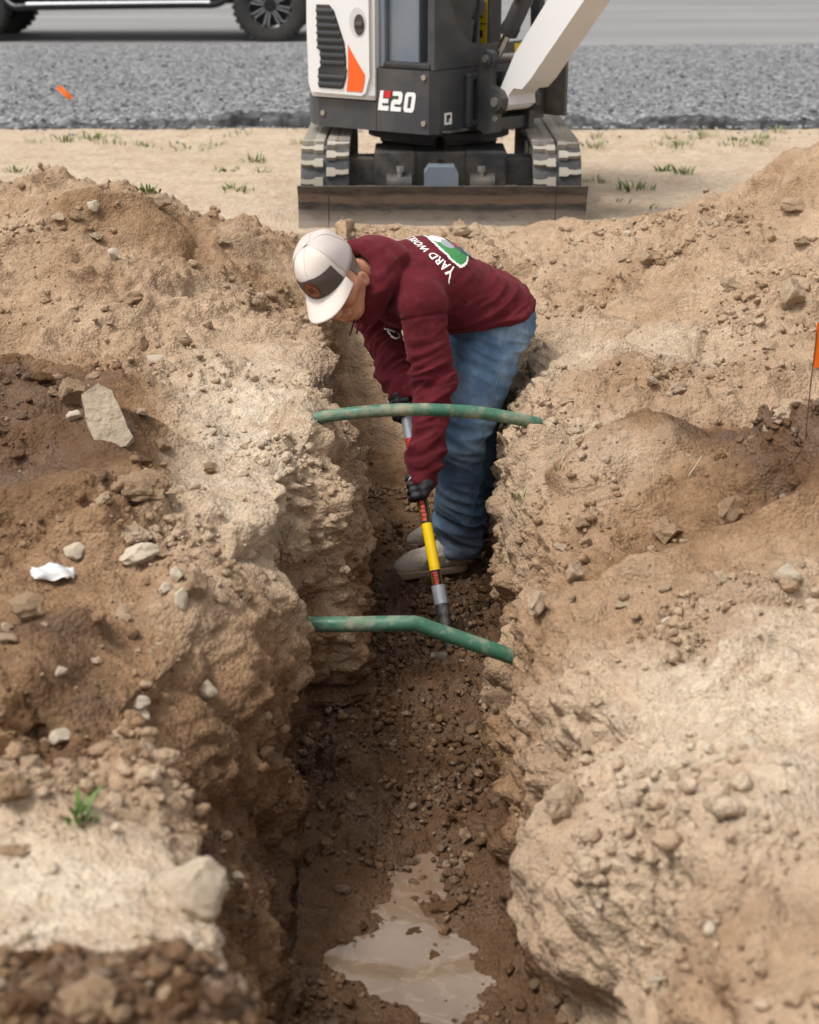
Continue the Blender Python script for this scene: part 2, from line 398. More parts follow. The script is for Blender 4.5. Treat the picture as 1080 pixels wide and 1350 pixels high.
dsp += (bill-0.22)*0.045*near*rough*(1-0.55*floorw)
cl1 = worley_lump(PW, 10.5, 5.5, 0.55, 0.66); cl2 = worley_lump(PW, 24.0, 8.5, 0.62, 0.66); cl3 = worley_lump(P, 52.0, 1.5, 0.68, 0.66)
pat = np.clip(0.5+1.1*pnoise(P, 3.0, 40.0), 0, 1)
dsp += (cl1*0.030*pat**2 + cl2*0.017*(0.12+0.88*pat) + cl3*0.007*(0.4+0.6*pat))*near*rough*(1-0.7*wallw)
dsp += floorw*(y > 3.6)*(y < 5.9)*(cl2*0.024+cl1*0.034+(blk-.4)*.035)*near
dsp += fbm(P, 34.0, 3, 21.0)*0.006*near*(1-0.4*calm)
dsp += fbm(P, 110.0, 2, 25.0)*0.0022*near
# scrapes left by bucket teeth on steep faces
sc_ = np.sin((y*0.9+0.25*z+0.02*pnoise(P, 8.0, 3))*2*np.pi/0.075)
dsp += wallw*near*sstep(-0.05, -0.25, z)*sc_*0.006*np.clip(pnoise(P, 2.4, 77)*2+0.5, 0, 1)
# the untouched lot beyond: faint ruts and crumbs
dsp += (1-near)*(fbm(P, np.array([0.7, 2.6, 1.0]), 4, 60)*0.024 + fbm(P, 11.0, 3, 64)*0.007)*(y > 0)
_bx = x+.075*fbm(P, 6.0, 4, 201); _by = y+.11*fbm(P, 5.0, 4, 211)
basin = np.maximum(np.exp(-(((_bx-.045)/.125)**2+((_by-3.50)/.24)**2)**2), np.exp(-(((_bx-.068)/.205)**2+((_by-3.18)/.25)**2)**2))*floorw
basin = basin*(1-.9*np.exp(-(((_bx-.12)/.07)**2+((_by-3.46)/.06)**2)))
edge = np.maximum(sstep(8.0, 9.0, np.abs(x)), np.maximum(sstep(12.0, 12.35, y), sstep(-2.7, -3.0, y)))
dsp *= 1-0.50*np.exp(-((x-.055)/.24)**4-((y-3.33)/.42)**4)*floorw
P2 = P + N*dsp[:, None]
# walls push sideways rather than up
P2[:, 2] += -0.032*basin + 0.02*floorw*(y < 3.9)*(np.abs(x-.055)/.26)**3
P2[:, 2] = P2[:, 2]*(1-edge) - 0.03*edge
PG2 = P2.reshape(NR, NC, 3)
# ---- how damp the soil is, and where it has dried to a pale crust
nz = fbm(P, 1.6, 3, 90)
nz2 = fbm(P, 4.2, 3, 131)
moist = 0.12 + 0.24*nz + 0.14*nz2*near
moist += near*0.10
moist = moist + 0.70*g2(-1.12, 4.45, .46, .80) + 0.55*g2(-.82, 4.15, .20, .45) + 0.35*g2(-.9, 3.2, .35, .3)
moist = moist + 0.55*g2(1.10, 4.12, .42, .30) + 0.25*g2(.85, 4.62, .4, .22) + 0.30*g2(.88, 5.25, .35, .28) + 0.30*g2(.72, 3.72, .42, .42) + 0.25*np.exp(-((y-4.55-.35*(x-.5))/.13)**2)*(x > .36)*near + .30*g2(-.62, 2.75, .18, .25)
moist = moist + 1.0*g2(-.50, 1.86, .42, .17) + 0.35*g2(-1.0, 6.6, .75, .22)
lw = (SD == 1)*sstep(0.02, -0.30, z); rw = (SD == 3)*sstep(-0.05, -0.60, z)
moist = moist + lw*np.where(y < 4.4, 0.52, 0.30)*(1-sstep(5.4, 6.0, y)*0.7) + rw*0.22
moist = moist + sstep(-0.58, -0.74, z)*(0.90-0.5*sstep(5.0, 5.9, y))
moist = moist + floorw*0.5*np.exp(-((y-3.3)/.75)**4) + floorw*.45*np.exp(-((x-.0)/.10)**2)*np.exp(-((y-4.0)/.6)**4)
moist = moist + 0.18*g2(-1.12, 4.45, .46, .80)
moist = moist + 0.34*g2(-.62, 3.15, .40, .48)*(1-1.0*g2(-.72, 2.18, .55, .32)) + 0.16*g2(-1.2, 6.3, .9, .7) + 0.20*g2(.75, 4.35, .55, .8)
moist = np.clip(moist, 0, 1)
pale = 1.0*g2(-.72, 2.18, .55, .30) + .72*g2(-.52, 4.95, .30, .62) + .6*g2(-.42, 4.2, .16, .55) + .7*g2(.60, 4.60, .25, .25) + .8*g2(.72, 2.95, .42, .6) + .6*g2(.75, 5.5, .4, .3) + .62*sstep(7.5, 8.0, y)
pale = np.clip(pale*(1-sstep(0.45, 0.8, moist)), 0, 1)
idx = np.arange(NR*NC, dtype=np.int32).reshape(NR, NC)
F = np.stack([idx[:-1, :-1], idx[:-1, 1:], idx[1:, 1:], idx[1:, :-1]], 2).reshape(-1, 4)
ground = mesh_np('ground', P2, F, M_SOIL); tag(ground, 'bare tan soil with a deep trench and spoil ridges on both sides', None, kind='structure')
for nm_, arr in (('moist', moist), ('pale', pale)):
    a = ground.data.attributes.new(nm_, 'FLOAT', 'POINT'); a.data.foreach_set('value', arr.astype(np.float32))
N2 = grid_normals(PG2.astype(np.float64)).reshape(-1, 3)
TPX, TPY, TD = project(P2)

def on_ground(px, py, rad=5):
    """photo pixel -> nearest visible ground vertex (position, normal, index)"""
    m = np.where((np.abs(TPX-px) < rad) & (np.abs(TPY-py) < rad) & (TD > 0.5))[0]
    if len(m) == 0: return on_ground(px, py, rad*2)
    dd = TD[m]; m = m[dd < dd.min()+0.06]
    k = m[np.argmin((TPX[m]-px)**2+(TPY[m]-py)**2)]
    return Vector(P2[k]), Vector(N2[k]), k
def ground_z(xx, yy):
    j = int(np.argmin(np.abs(YR-yy))); i = int(np.argmin(np.abs(PG2[j, :, 0]-xx))); return float(PG2[j, i, 2])

# outer sheets of the same lot, reaching past the frame on every side
def sheet(name, x0, x1, y0, y1, z, mat, nx=2, ny=2, label=None):
    xs = np.linspace(x0, x1, nx); ys_ = np.linspace(y0, y1, ny); A, B = np.meshgrid(xs, ys_)
    V = np.stack([A.ravel(), B.ravel(), np.full(A.size, z)], 1); ii = np.arange(A.size).reshape(ny, nx)
    Fq = np.stack([ii[:-1, :-1], ii[:-1, 1:], ii[1:, 1:], ii[1:, :-1]], 2).reshape(-1, 4)
    o = mesh_np(name, V, Fq, mat); tag(o, label, None, kind='structure'); return o
sheet('ground', -400, -8.6, -400, 12.2, 0.0, M_SOIL, 30, 30, 'flat bare soil of the lot beside the dig')
sheet('ground', 8.6, 400, -400, 12.2, 0.0, M_SOIL, 30, 30, 'flat bare soil of the lot beside the dig')
sheet('ground', -8.6, 8.6, -400, -2.7, 0.0, M_SOIL, 10, 30, 'flat bare soil of the lot beside the dig')
# ------------------------------------------------------------------ puddle, gravel verge, road
def water_material():
    m = NT('muddy_water')
    n = m.noise(6, 5, 0.6); w = m.n('ShaderNodeTexNoise'); w.inputs['Scale'].default_value = 9; w.inputs['Detail'].default_value = 5
    w.inputs['Distortion'].default_value = 2.2; m.l(m.coord(), w.inputs['Vector'])
    foam = m.ramp(w.outputs[0], [(0.55, (0, 0, 0)), (0.60, (1, 1, 1)), (0.64, (0.1, 0.1, 0.1)), (0.70, (0.8, 0.8, 0.8)), (0.73, (0, 0, 0))])
    c = m.ramp(n, [(0.3, lin(116, 95, 76)), (0.7, lin(138, 117, 97))])
    c = m.mix(m.math('MULTIPLY', foam, 0.22), c, lin(188, 172, 152))
    nb = m.bump(m.noise(30, 3, 0.5), 0.10, 0.004)
    m.b.inputs['Coat Weight'].default_value = 0.7; m.b.inputs['Coat Roughness'].default_value = 0.03
    return m.set(c, m.math('ADD', 0.035, m.math('MULTIPLY', foam, 0.12)), 0, 0.6, nb)
M_WATER = water_material()
def puddle():
    # shallow sheet of muddy water, its shore is where it meets the uneven floor
    z = -0.800; a = np.linspace(-.26, .29, 45); b = np.linspace(2.4, 3.85, 110); A, B = np.meshgrid(a, b)
    V = np.stack([A.ravel(), B.ravel(), np.full(A.size, z)], 1); ii = np.arange(A.size).reshape(len(b), len(a))
    Fq = np.stack([ii[:-1, :-1], ii[:-1, 1:], ii[1:, 1:], ii[1:, :-1]], 2).reshape(-1, 4)
    o = mesh_np('puddle', V, Fq, M_WATER); tag(o, 'milky brown rainwater standing on the muddy trench floor', None, kind='structure')
puddle()
def gravel_material():
    m = NT('grey_gravel'); v = m.voro(36, out='Color'); b = m.n('ShaderNodeRGBToBW'); m.l(v, b.inputs[0])
    n = m.noise(1.2, 4, 0.6); c = m.ramp(b.outputs[0], [(0.15, lin(76, 77, 80)), (0.5, lin(114, 115, 118)), (0.85, lin(162, 162, 164))])
    c = m.mix(m.math('MULTIPLY', n, 0.35), c, lin(140, 136, 132))
    hb = m.math('SUBTRACT', 1.0, m.voro(36)); n1 = m.bump(hb, 1.0, 0.018); n2 = m.bump(m.noise(90, 4, 0.6), 0.6, 0.01, n1)
    return m.set(c, 0.9, 0, 0.2, n2)
M_GRAVEL = gravel_material()
def road_material():
    m = NT('old_asphalt'); n = m.noise(0.6, 6, 0.65, stretch=(0.25, 2.0, 1)); n2 = m.noise(60, 4, 0.7)
    c = m.ramp(n, [(0.3, lin(122, 121, 120)), (0.7, lin(150, 148, 146))])
    c = m.mix(m.math('MULTIPLY', n2, 0.5), c, lin(120, 119, 118))
    c = m.mix(m.math('MULTIPLY', m.ramp(m.noise(0.35, 5, .7, stretch=(.12, 1.6, 1)), [(0.45, (0, 0, 0)), (0.62, (1, 1, 1))]), .30), c, lin(96, 95, 94))
    return m.set(c, 0.85, 0, 0.25, m.bump(n2, 0.4, 0.006))
M_ROAD = road_material()
GY0, GY1 = 12.15, 19.75
def gravel_verge():
    xs = np.linspace(-14, 14, 320); ys_ = np.concatenate([np.linspace(GY0-0.12, GY0+0.25, 8), np.linspace(GY0+0.3, GY1+0.1, 150)])
    A, B = np.meshgrid(xs, ys_); V = np.stack([A.ravel(), B.ravel(), np.zeros(A.size)], 1).astype(np.float32)
    rise = sstep(GY0-0.10, GY0+0.22, V[:, 1])
    V[:, 2] = -0.05 + 0.12*rise + rise*(fbm(V, 0.8, 2, 5)*0.02 + worley_lump(V, 14.0, 3.0, 0.7, 0.7)*0.018)
    V[:, 2] -= 0.085*sstep(GY1-0.5, GY1, V[:, 1])
    V[:, 1] += fbm(V, np.array([1.3, 0.01, 0.01]), 3, 2.0)*0.06*(1-sstep(GY0, GY0+0.6, V[:, 1]))
    ii = np.arange(A.size).reshape(A.shape)
    Fq = np.stack([ii[:-1, :-1], ii[:-1, 1:], ii[1:, 1:], ii[1:, :-1]], 2).reshape(-1, 4)
    o = mesh_np('gravel_verge', V, Fq, M_GRAVEL); tag(o, 'wide verge of loose grey gravel between lot and road', None, kind='structure')
gravel_verge()
def gravel_stones(n):
    r = np.random.default_rng(77); bm = bmesh.new(); bmesh.ops.create_icosphere(bm, subdivisions=1, radius=1.0)
    B = np.array([v.co[:] for v in bm.verts], np.float32); Fb = np.array([[v.index for v in f.verts] for f in bm.faces], np.int32); bm.free()
    S = 0.008+0.014*r.random(n)**2.5; xs = r.uniform(-5.5, 5.5, n); ys_ = GY0-.10+(r.random(n)**1.7)*5.5
    spill = r.random(n) < .05; ys_[spill] = GY0-.05-np.abs(r.normal(size=spill.sum()))*.35
    zz = np.where(ys_ < GY0-.02, .004, np.where(ys_ < GY0+.2, .045, .088)); sh = B[None]*r.uniform(.55, 1.25, (n, len(B), 1)); ang = r.uniform(0, 6.28, n); c, s_ = np.cos(ang), np.sin(ang)
    sq = r.uniform(.5, .9, n); X_ = sh[..., 0]*c[:, None]-sh[..., 1]*s_[:, None]; Y_ = sh[..., 0]*s_[:, None]+sh[..., 1]*c[:, None]
    V = np.stack([X_*S[:, None]+xs[:, None], Y_*S[:, None]+ys_[:, None], sh[..., 2]*(S*sq)[:, None]+zz[:, None]], 2)
    o = mesh_np('gravel_stones', V.reshape(-1, 3), (Fb[None]+(np.arange(n)*len(B))[:, None, None]).reshape(-1, 3), M_GSTONE, None, False); tag(o, 'loose grey stones of mixed size lying on the gravel verge', None, kind='stuff')
M_GSTONE = NT('gravel_stone'); _c = M_GSTONE.noise(9, 2, .5); M_GSTONE = M_GSTONE.set(M_GSTONE.ramp(_c, [(0.3, lin(90, 91, 94)), (0.5, lin(122, 122, 125)), (0.68, lin(168, 168, 168))]), .9, 0, .2)
gravel_stones(5000)
sheet('gravel_verge', -400, -13.9, GY0, GY1, 0.03, M_GRAVEL, 20, 3, 'grey gravel verge further along the road')
sheet('gravel_verge', 13.9, 400, GY0, GY1, 0.03, M_GRAVEL, 20, 3, 'grey gravel verge further along the road')
sheet('road', -400, 400, GY1-0.05, 34, 0.012, M_ROAD, 40, 3, 'worn light grey asphalt road')
sheet('ground', -1500, 1500, 33.9, 2500, 0.0, M_SOIL, 20, 20, 'open bare land beyond the road')
# ------------------------------------------------------------------ mini excavator
DUST = lin(176, 158, 134)
M_WHITE = simple('white_paint', (0.72, 0.72, 0.71, 1), 0.38, var=0.03, vscale=4, dust=DUST, dust_amt=0.14)
M_CHAR = simple('charcoal_paint', (0.040, 0.043, 0.048, 1), 0.42, var=0.15, vscale=6, dust=DUST, dust_amt=0.13, bump=0.15, bscale=350)
M_GREYP = simple('slate_paint', (0.15, 0.18, 0.215, 1), 0.45, var=0.08, vscale=5, dust=DUST, dust_amt=0.12)
M_BLACKP = simple('black_plastic', (0.020, 0.021, 0.023, 1), 0.55, var=0.2, vscale=8, dust=DUST, dust_amt=0.12, bump=0.2, bscale=300)
M_STEELB = simple('black_steel', (0.035, 0.036, 0.040, 1), 0.5, 0.2, var=0.3, vscale=9, dust=DUST, dust_amt=0.30, bump=0.2, bscale=120)
M_CHROME = simple('chrome_rod', (0.55, 0.54, 0.52, 1), 0.22, 1.0)
M_BOLT = simple('bolt_metal', (0.45, 0.42, 0.36, 1), 0.4, 0.8)
M_ORANGE = simple('orange_decal', (0.78, 0.115, 0.012, 1), 0.4)
M_RED = simple('red_decal', (0.60, 0.02, 0.018, 1), 0.4)
M_WDECAL = simple('white_decal', (0.82, 0.82, 0.80, 1), 0.4)
M_YEL = simple('yellow_decal', (0.75, 0.50, 0.02, 1), 0.45)
M_RUBBER = simple('track_rubber', (0.045, 0.046, 0.050, 1), 0.75, var=0.2, vscale=12, dust=lin(150, 142, 130), dust_amt=0.45, bump=0.3, bscale=150)
M_LUG = simple('dusty_lug_rubber', lin(170, 162, 148), 0.9, var=0.2, vscale=15, dust=lin(90, 90, 90), dust_amt=0.55, bump=0.3, bscale=150)
def blade_material():
    m = NT('scoured_steel'); n1 = m.noise(3.0, 6, 0.65, stretch=(1, 1, 5)); n2 = m.noise(26, 5, 0.7, stretch=(.5, 1, 1.5))
    z_ = m.n('ShaderNodeSeparateXYZ'); m.l(m.coord(), z_.inputs[0])
    zz = m.math('ADD', z_.outputs[2], m.math('MULTIPLY', m.math('SUBTRACT', n1, 0.5), 0.05))
    c = m.ramp(m.math('MULTIPLY', zz, 4.6), [(0.0, lin(132, 120, 108)), (0.34, lin(116, 106, 97)), (0.40, lin(66, 64, 64)), (0.50, lin(62, 60, 60)), (0.56, lin(118, 103, 92)), (0.68, lin(112, 100, 92)), (0.76, lin(64, 62, 62)), (0.97, lin(80, 78, 76)), (1.0, lin(138, 132, 122))])
    c = m.mix(m.math('MULTIPLY', m.ramp(n2, [(0.42, (0, 0, 0)), (0.65, (1, 1, 1))]), 0.35), c, lin(130, 118, 107))
    c = m.mix(m.math('MULTIPLY', m.ramp(n2, [(0.30, (1, 1, 1)), (0.45, (0, 0, 0))]), 0.5), c, lin(58, 56, 55))
    return m.set(c, 0.62, 0.25, 0.4, m.bump(n2, 0.3, 0.003))
M_BLADE = blade_material()
EX = empty('mini_excavator', (0.15, 8.9, 0.0)); tag(EX, 'white and charcoal mini excavator parked with its blade toward the trench', 'excavator')
EX_INV = Matrix.Translation((-0.15, -8.9, 0))
def ex_world(o):
    """o was built in world coordinates: keep it there under the excavator"""
    o.parent = EX; o.matrix_parent_inverse = EX_INV; return o
class frame_parent: pass
# --- undercarriage
def track(cx, sgn):
    w, y0, y1, zb, r = 0.23, 8.17, 9.70, -0.01, 0.175
    prof = []; n = 14
    for i in range(n+1):
        a = math.pi/2 + math.pi*i/n; prof.append((y0+r+math.cos(a)*r, zb+r+math.sin(a)*r))
    for i in range(n+1):
        a = -math.pi/2 + math.pi*i/n; prof.append((y1-r+math.cos(a)*r, zb+r+math.sin(a)*r))
    # resample the loop evenly
    L = [0]; m = len(prof)
    for i in range(m): L.append(L[-1]+math.dist(prof[i], prof[(i+1) % m]))
    tot = L[-1]; pts = prof+[prof[0]]
    def at(s):
        s %= tot; i = max(k for k in range(m) if L[k] <= s); t = (s-L[i])/(L[i+1]-L[i]); a, b = pts[i], pts[i+1]
        return Vector((0, a[0]+(b[0]-a[0])*t, a[1]+(b[1]-a[1])*t)), Vector((0, b[0]-a[0], b[1]-a[1])).normalized()
    bm = bmesh.new(); N_ = 96; cen = Vector((0, (y0+y1)/2, zb+r)); rings = []
    for i in range(N_):
        p, t = at(tot*i/N_); nn = Vector((0, -t.z, t.y));
        if nn.dot(p-cen) < 0: nn = -nn
        row = [p+Vector((sx*w/2, 0, 0))+nn*h for sx, h in ((-1, -.022), (-1, 0), (-.92, .004), (.92, .004), (1, 0), (1, -.022))]
        rings.append([bm.verts.new(v) for v in row])
    for i in range(N_):
        a, b = rings[i], rings[(i+1) % N_]
        for k in range(6): bm.faces.new((a[k], a[(k+1) % 6], b[(k+1) % 6], b[k]))
    belt = obj('track', bm, M_RUBBER, EX, True); belt.location = Vector((cx, 0, 0))-EX.location; smooth_sides(belt, 50)
    # lugs: one mesh for each half, copied round the loop
    shapes = []
    for hs_ in (-1, 1):
        bm = bmesh.new()
        pl = [(0.008, -.021), (0.008, .021), (.042, .021), (.055, .011), (.085, .008), (.113, .014), (.113, -.009), (.085, -.013), (.058, -.011), (.045, -.021)]
        bm_prism(bm, [(hs_*a, b) for a, b in pl], 0.0, 0.024, 'z')
        o = obj('lug', bm, M_LUG, None, False, 0.003, 1); shapes.append(o.data); bpy.data.objects.remove(o)
    nl = 42
    for i in range(nl):
        for k, hs_ in enumerate((-1, 1)):
            s = tot*(i+0.5*k)/nl; p, t = at(s); nn = Vector((0, -t.z, t.y))
            if nn.dot(p-cen) < 0: nn = -nn
            if nn.z < -0.5: continue                                  # pressed into the ground
            o = bpy.data.objects.new('lug', shapes[k]); COL.objects.link(o); o.parent = belt
            X_ = Vector((1, 0, 0)); Y_ = nn.cross(X_); o.matrix_local = Matrix.Translation(p+nn*0.002) @ Matrix((X_, Y_, nn)).transposed().to_4x4()
    bm = bmesh.new()
    for yy, rr in ((y0+r, .135), (y1-r, .14)):
        bm_cyl(bm, (-.06, yy, zb+r), (.06, yy, zb+r), rr, n=20)
    for k in range(3): bm_cyl(bm, (-.06, y0+.42+.33*k, .085), (.06, y0+.42+.33*k, .085), .07, n=14)
    bm_box(bm, (0, (y0+y1)/2, .17), (.11, y1-y0-.5, .13))
    o = obj('track_frame', bm, M_STEELB, belt)
    return belt
track(-0.402, -1); track(0.702, 1)
def wbox(name, lo, hi, mat, bevel=0.006, parent=EX):
    o = box(name, Vector(lo)-EX.location, Vector(hi)-EX.location, mat, parent, bevel); return o
def wcyl(name, a, b, r, mat, r2=None, parent=EX, n=20):
    return cyl(name, Vector(a)-EX.location, Vector(b)-EX.location, r, mat, parent, r2, n, 0.0)
wbox('axle_beam', (-.30, 8.42, .14), (.60, 8.60, .27), M_STEELB)
wbox('center_frame', (-.14, 8.36, .10), (.44, 9.45, .31), M_STEELB, 0.012)
for sx in (-1, 1):
    wbox('frame_sleeve', (.15+sx*.22-.10, 8.34, .09), (.15+sx*.22+.10, 8.66, .315), M_STEELB, 0.012)
    wcyl('pivot_boss', (.15+sx*.20-.06, 8.30, .16), (.15+sx*.20+.06, 8.30, .16), .055, M_STEELB)
    wcyl('clamp_rod', (.15+sx*.205, 8.275, .04), (.15+sx*.195, 8.275, .235), .013, M_BOLT)
    wcyl('clamp_nut', (.15+sx*.195, 8.275, .225), (.15+sx*.195, 8.275, .25), .02, M_BOLT, n=6)
    # push arms to the blade
    bm = bmesh.new(); a = Vector((.15+sx*.20, 8.32, .13)); b = Vector((.15+sx*.24, 8.07, .10))
    bm_cyl(bm, a-EX.location, b-EX.location, .04, n=8); obj('push_arm', bm, M_STEELB, EX)
bm = bmesh.new()
pl = [(.045, .16), (.06, .18), (.09, .30), (.10, .325), (.20, .325), (.21, .30), (.24, .18), (.255, .16), (.255, .03), (.045, .03)]
pl = [(-.065, .02), (-.065, .20), (-.045, .23), (.075, .23), (.095, .20), (.095, .02)]
bm_prism(bm, [(q[0]-.015+.0, q[1]+.02) for q in pl], 8.10-8.9, 8.24-8.9, 'y'); cg = obj('cylinder_guard', bm, M_GREYP, EX, False, 0.012)
cg.location = (.0, 0, .02)
wcyl('blade_cylinder', (.15, 8.20, .16), (.15, 8.62, .36), .035, M_CHROME)
# turntable
wcyl('slew_ring', (.15, 8.90, .30), (.15, 8.90, .42), .30, M_STEELB, n=40)
wcyl('slew_guard', (.15, 8.90, .335), (.15, 8.90, .37), .36, M_BLACKP, n=40)
# --- dozer blade: curved mouldboard, end extensions, cutting edge
def dozer_blade():
    root = None
    def board(name, x0, x1, mat):
        prof = []
        for i in range(9):
            t = i/8; prof.append((7.955+0.050*math.sin(math.pi*t)*1.0 + 0.012*(1-t)-0.006*t, -0.02+0.222*t))
        back = [(p[0]+0.022, p[1]) for p in prof[::-1]]
        bm = bmesh.new(); bm_prism(bm, [(a-8.9, b) for a, b in prof+back], x0-.15, x1-.15, 'x'); return obj(name, bm, mat, EX, False, 0.002, 1)
    b = board('dozer_blade', -.375, .680, M_BLADE)
    board('blade_extension', -.520, -.379, M_BLADE); board('blade_extension', .684, .828, M_BLADE)
    for x in (-.515, -.385, .69, .823):
        o = wbox('blade_rib', (x-.006, 8.031, -.01), (x+.006, 8.06, .19), M_STEELB, 0.002)
dozer_blade()
# --- house, built in its own slewed frame: x forward, y to the machine's left, origin at the near corner
HOUSE = Matrix.Translation((0.114-.15, 8.15-8.9, 0)) @ Matrix.Rotation(math.atan2(-.586, .81), 4, 'Z')
def H(o, parent=EX):
    o.parent = parent
    if parent is EX: o.matrix_local = HOUSE
    return o
def hbox(name, lo, hi, mat, parent=EX, bevel=0.006): return H(box(name, lo, hi, mat, None, bevel), parent)
def hprism(name, pts, a, b, mat, axis='z', parent=EX, bevel=0.008, seg=2): return H(prism(name, pts, a, b, mat, None, axis, bevel, seg), parent)
def hcyl(name, a, b, r, mat, parent=EX, r2=None, n=20): return H(cyl(name, a, b, r, mat, None, r2, n), parent)
def arc_pts(cx, cy, r, a0, a1, n): return [(cx+r*math.cos(math.radians(a0+(a1-a0)*i/n)), cy+r*math.sin(math.radians(a0+(a1-a0)*i/n))) for i in range(n+1)]
# plan outline of the house (rounded tail)
plan = [(0, .05), (0, .98), (-.03, 1.0)] + [(-.50, 1.0)] + arc_pts(-.46, .5, .66, 118, 222, 12)[0:0] + [(-.74, .96), (-.92, .84), (-1.0, .68), (-1.03, .5), (-.99, .36), (-.90, .19), (-.77, .05), (-.69, 0.0), (-.03, 0.0)]
plan = [(-.338, .97), (-.338, 1.0)] + plan[3:-1] + [(-.338, 0.0)]
body = hprism('lower_body', plan, .41, .545, M_CHAR, bevel=0.018, seg=3)
plan2 = [(0, .05), (0, .98), (-.03, 1.0), (-.40, 1.0), (-.40, .0), (-.03, 0.0)]
skirt = hprism('front_skirt', [(0, .05), (0, .98), (-.03, 1.0), (-.305, 1.0), (-.335, .97), (-.335, 0.0), (-.03, 0.0)], .41, .702, M_CHAR, bevel=0.012, seg=3)
# fillet where the skirt drops to the cover
for xx, zz in ((-.055, .672), (-.055, .462), (-.66, .475)):
    hcyl('bolt', (xx, -.010, zz), (xx, .01, zz), .013, M_BOLT, n=12)
# recessed pocket on the front face, around the swing post
bm = bmesh.new()
def ring(lo, hi, t, x0, x1):
    outer = [(lo[0]+.03, lo[1]), (hi[0], lo[1]), (hi[0], hi[1]), (lo[0]+.03, hi[1]), (lo[0], hi[1]-.03), (lo[0], lo[1]+.03)]
    return outer
hbox('pocket', (-.02, .30, .455), (.0045, .72, .64), M_BLACKP, bevel=0.02)
for lo, hi in (((0, .25, .43), (.03, .29, .67)), ((0, .25, .645), (.03, .60, .675)), ((0, .25, .425), (.03, .60, .455))):
    hbox('pocket_rim', lo, hi, M_CHAR, bevel=0.010)
hprism('sticker', [(.085, .45), (.145, .45), (.145, .505), (.085, .505)], .0005, .003, M_WDECAL, 'x', bevel=0)
hprism('sticker_mark', [(.100, .462), (.118, .462), (.118, .478), (.130, .478), (.130, .495), (.100, .495)], .003, .0045, M_BLACKP, 'x', bevel=0)
hbox('step', (-.002, .06, .415), (.05, .22, .425), M_STEELB, bevel=0.003)
# white engine cover with grille
cover = None
cp = [(-.335, .60), (-.335, -.012), (-.36, -.022), (-.70, -.022), (-.735, -.004), (-.775, .06), (-.87, .21), (-.95, .38), (-1.0, .5), (-.98, .68), (-.9, .86), (-.72, .95), (-.6, .95), (-.6, .60)]
bm = bmesh.new()
lev = [(.552, 1.0, 0.012), (.575, 1.0, 0.0), (.95, 1.0, 0.0), (1.12, 1.0, 0.012), (1.20, 1.0, 0.05)]
rings = []
cx_, cy_ = -.65, .45
for zz, k, ins in lev:
    rr = []
    for a, b in cp:
        v = Vector((a-cx_, b-cy_)); v = v*(1-ins/max(v.length, .1)); rr.append(bm.verts.new((v.x+cx_, v.y+cy_, zz)))
    rings.append(rr)
for a, b in zip(rings, rings[1:]):
    for i in range(len(cp)): bm.faces.new((a[i], a[(i+1) % len(cp)], b[(i+1) % len(cp)], b[i]))
bm.faces.new(rings[0][::-1]); bm.faces.new(rings[-1])
cover = H(obj('engine_cover', bm, M_WHITE, None, False, 0.012, 3))
# raised white border panel on the side
YS = -.022
def side_poly(name, pts, t0, t1, mat, bevel=0.002, parent=cover):
    return H(prism(name, pts, YS-t1, YS-t0, mat, None, 'y', bevel, 2), parent)
panel = [(-.705, .575), (-.722, .62), (-.728, .90), (-.724, 1.10), (-.40, 1.10), (-.352, 1.03), (-.350, .66), (-.375, .585), (-.40, .572)]
side_poly('cover_panel', panel, 0.0, .014, M_WHITE, 0.008)
gp = [(-.665, .985), (-.585, .985), (-.555, .955), (-.495, .81), (-.487, .735), (-.487, .655), (-.505, .605), (-.52, .597), (-.652, .597), (-.658, .60), (-.660, .685), (-.645, .70), (-.645, .77), (-.662, .785)]
YS = -.036
grille = side_poly('grille', gp, 0.0, .002, M_BLACKP, 0)
def xspan(zz):
    xs = []
    for (a, b), (c, d) in zip(gp, gp[1:]+gp[:1]):
        if (b-zz)*(d-zz) < 0: xs.append(a+(c-a)*(zz-b)/(d-b))
    return min(xs), max(xs)
for i in range(11):
    zz = .617+.034*i; a, b = xspan(zz); bm = bmesh.new()
    bm_prism(bm, [(YS-.002, zz-.009), (YS-.012, zz-.006), (YS-.014, zz+.004), (YS-.002, zz+.010)], a+.004, b-.004, 'x')
    o = obj('grille_slat', bm, simple('slat_plastic', (0.05, 0.053, 0.06, 1), 0.5) if i == 0 else bpy.data.materials['slat_plastic'], grille, False, 0.001, 1)
fl_ = [(-.475, .808), (-.458, .780), (-.415, .722), (-.375, .672), (-.378, .635), (-.392, .590), (-.487, .590), (-.476, .655)]
side_poly('flame_decal', fl_, .0008, .0025, M_ORANGE, 0)
# latch in its round dish
dish = [( -.425+.038*math.cos(a), .905+.055*math.sin(a)) for a in np.linspace(0, 2*math.pi, 25)[:-1]]
side_poly('latch_dish', [( -.417+.048*math.cos(a), .913+.066*math.sin(a)) for a in np.linspace(0, 2*math.pi, 25)[:-1]], .0006, .003, simple('dish_white', (.55, .54, .52, 1), .4), 0)
o = side_poly('latch', [(-.405+.030*math.cos(a), .900+.048*math.sin(a)) for a in np.linspace(0, 2*math.pi, 25)[:-1]], .003, .006, M_BLACKP, 0)
H(box('latch_lever', (-.428, YS-.016, .893), (-.382, YS-.006, .912), M_STEELB, None, .004), o)
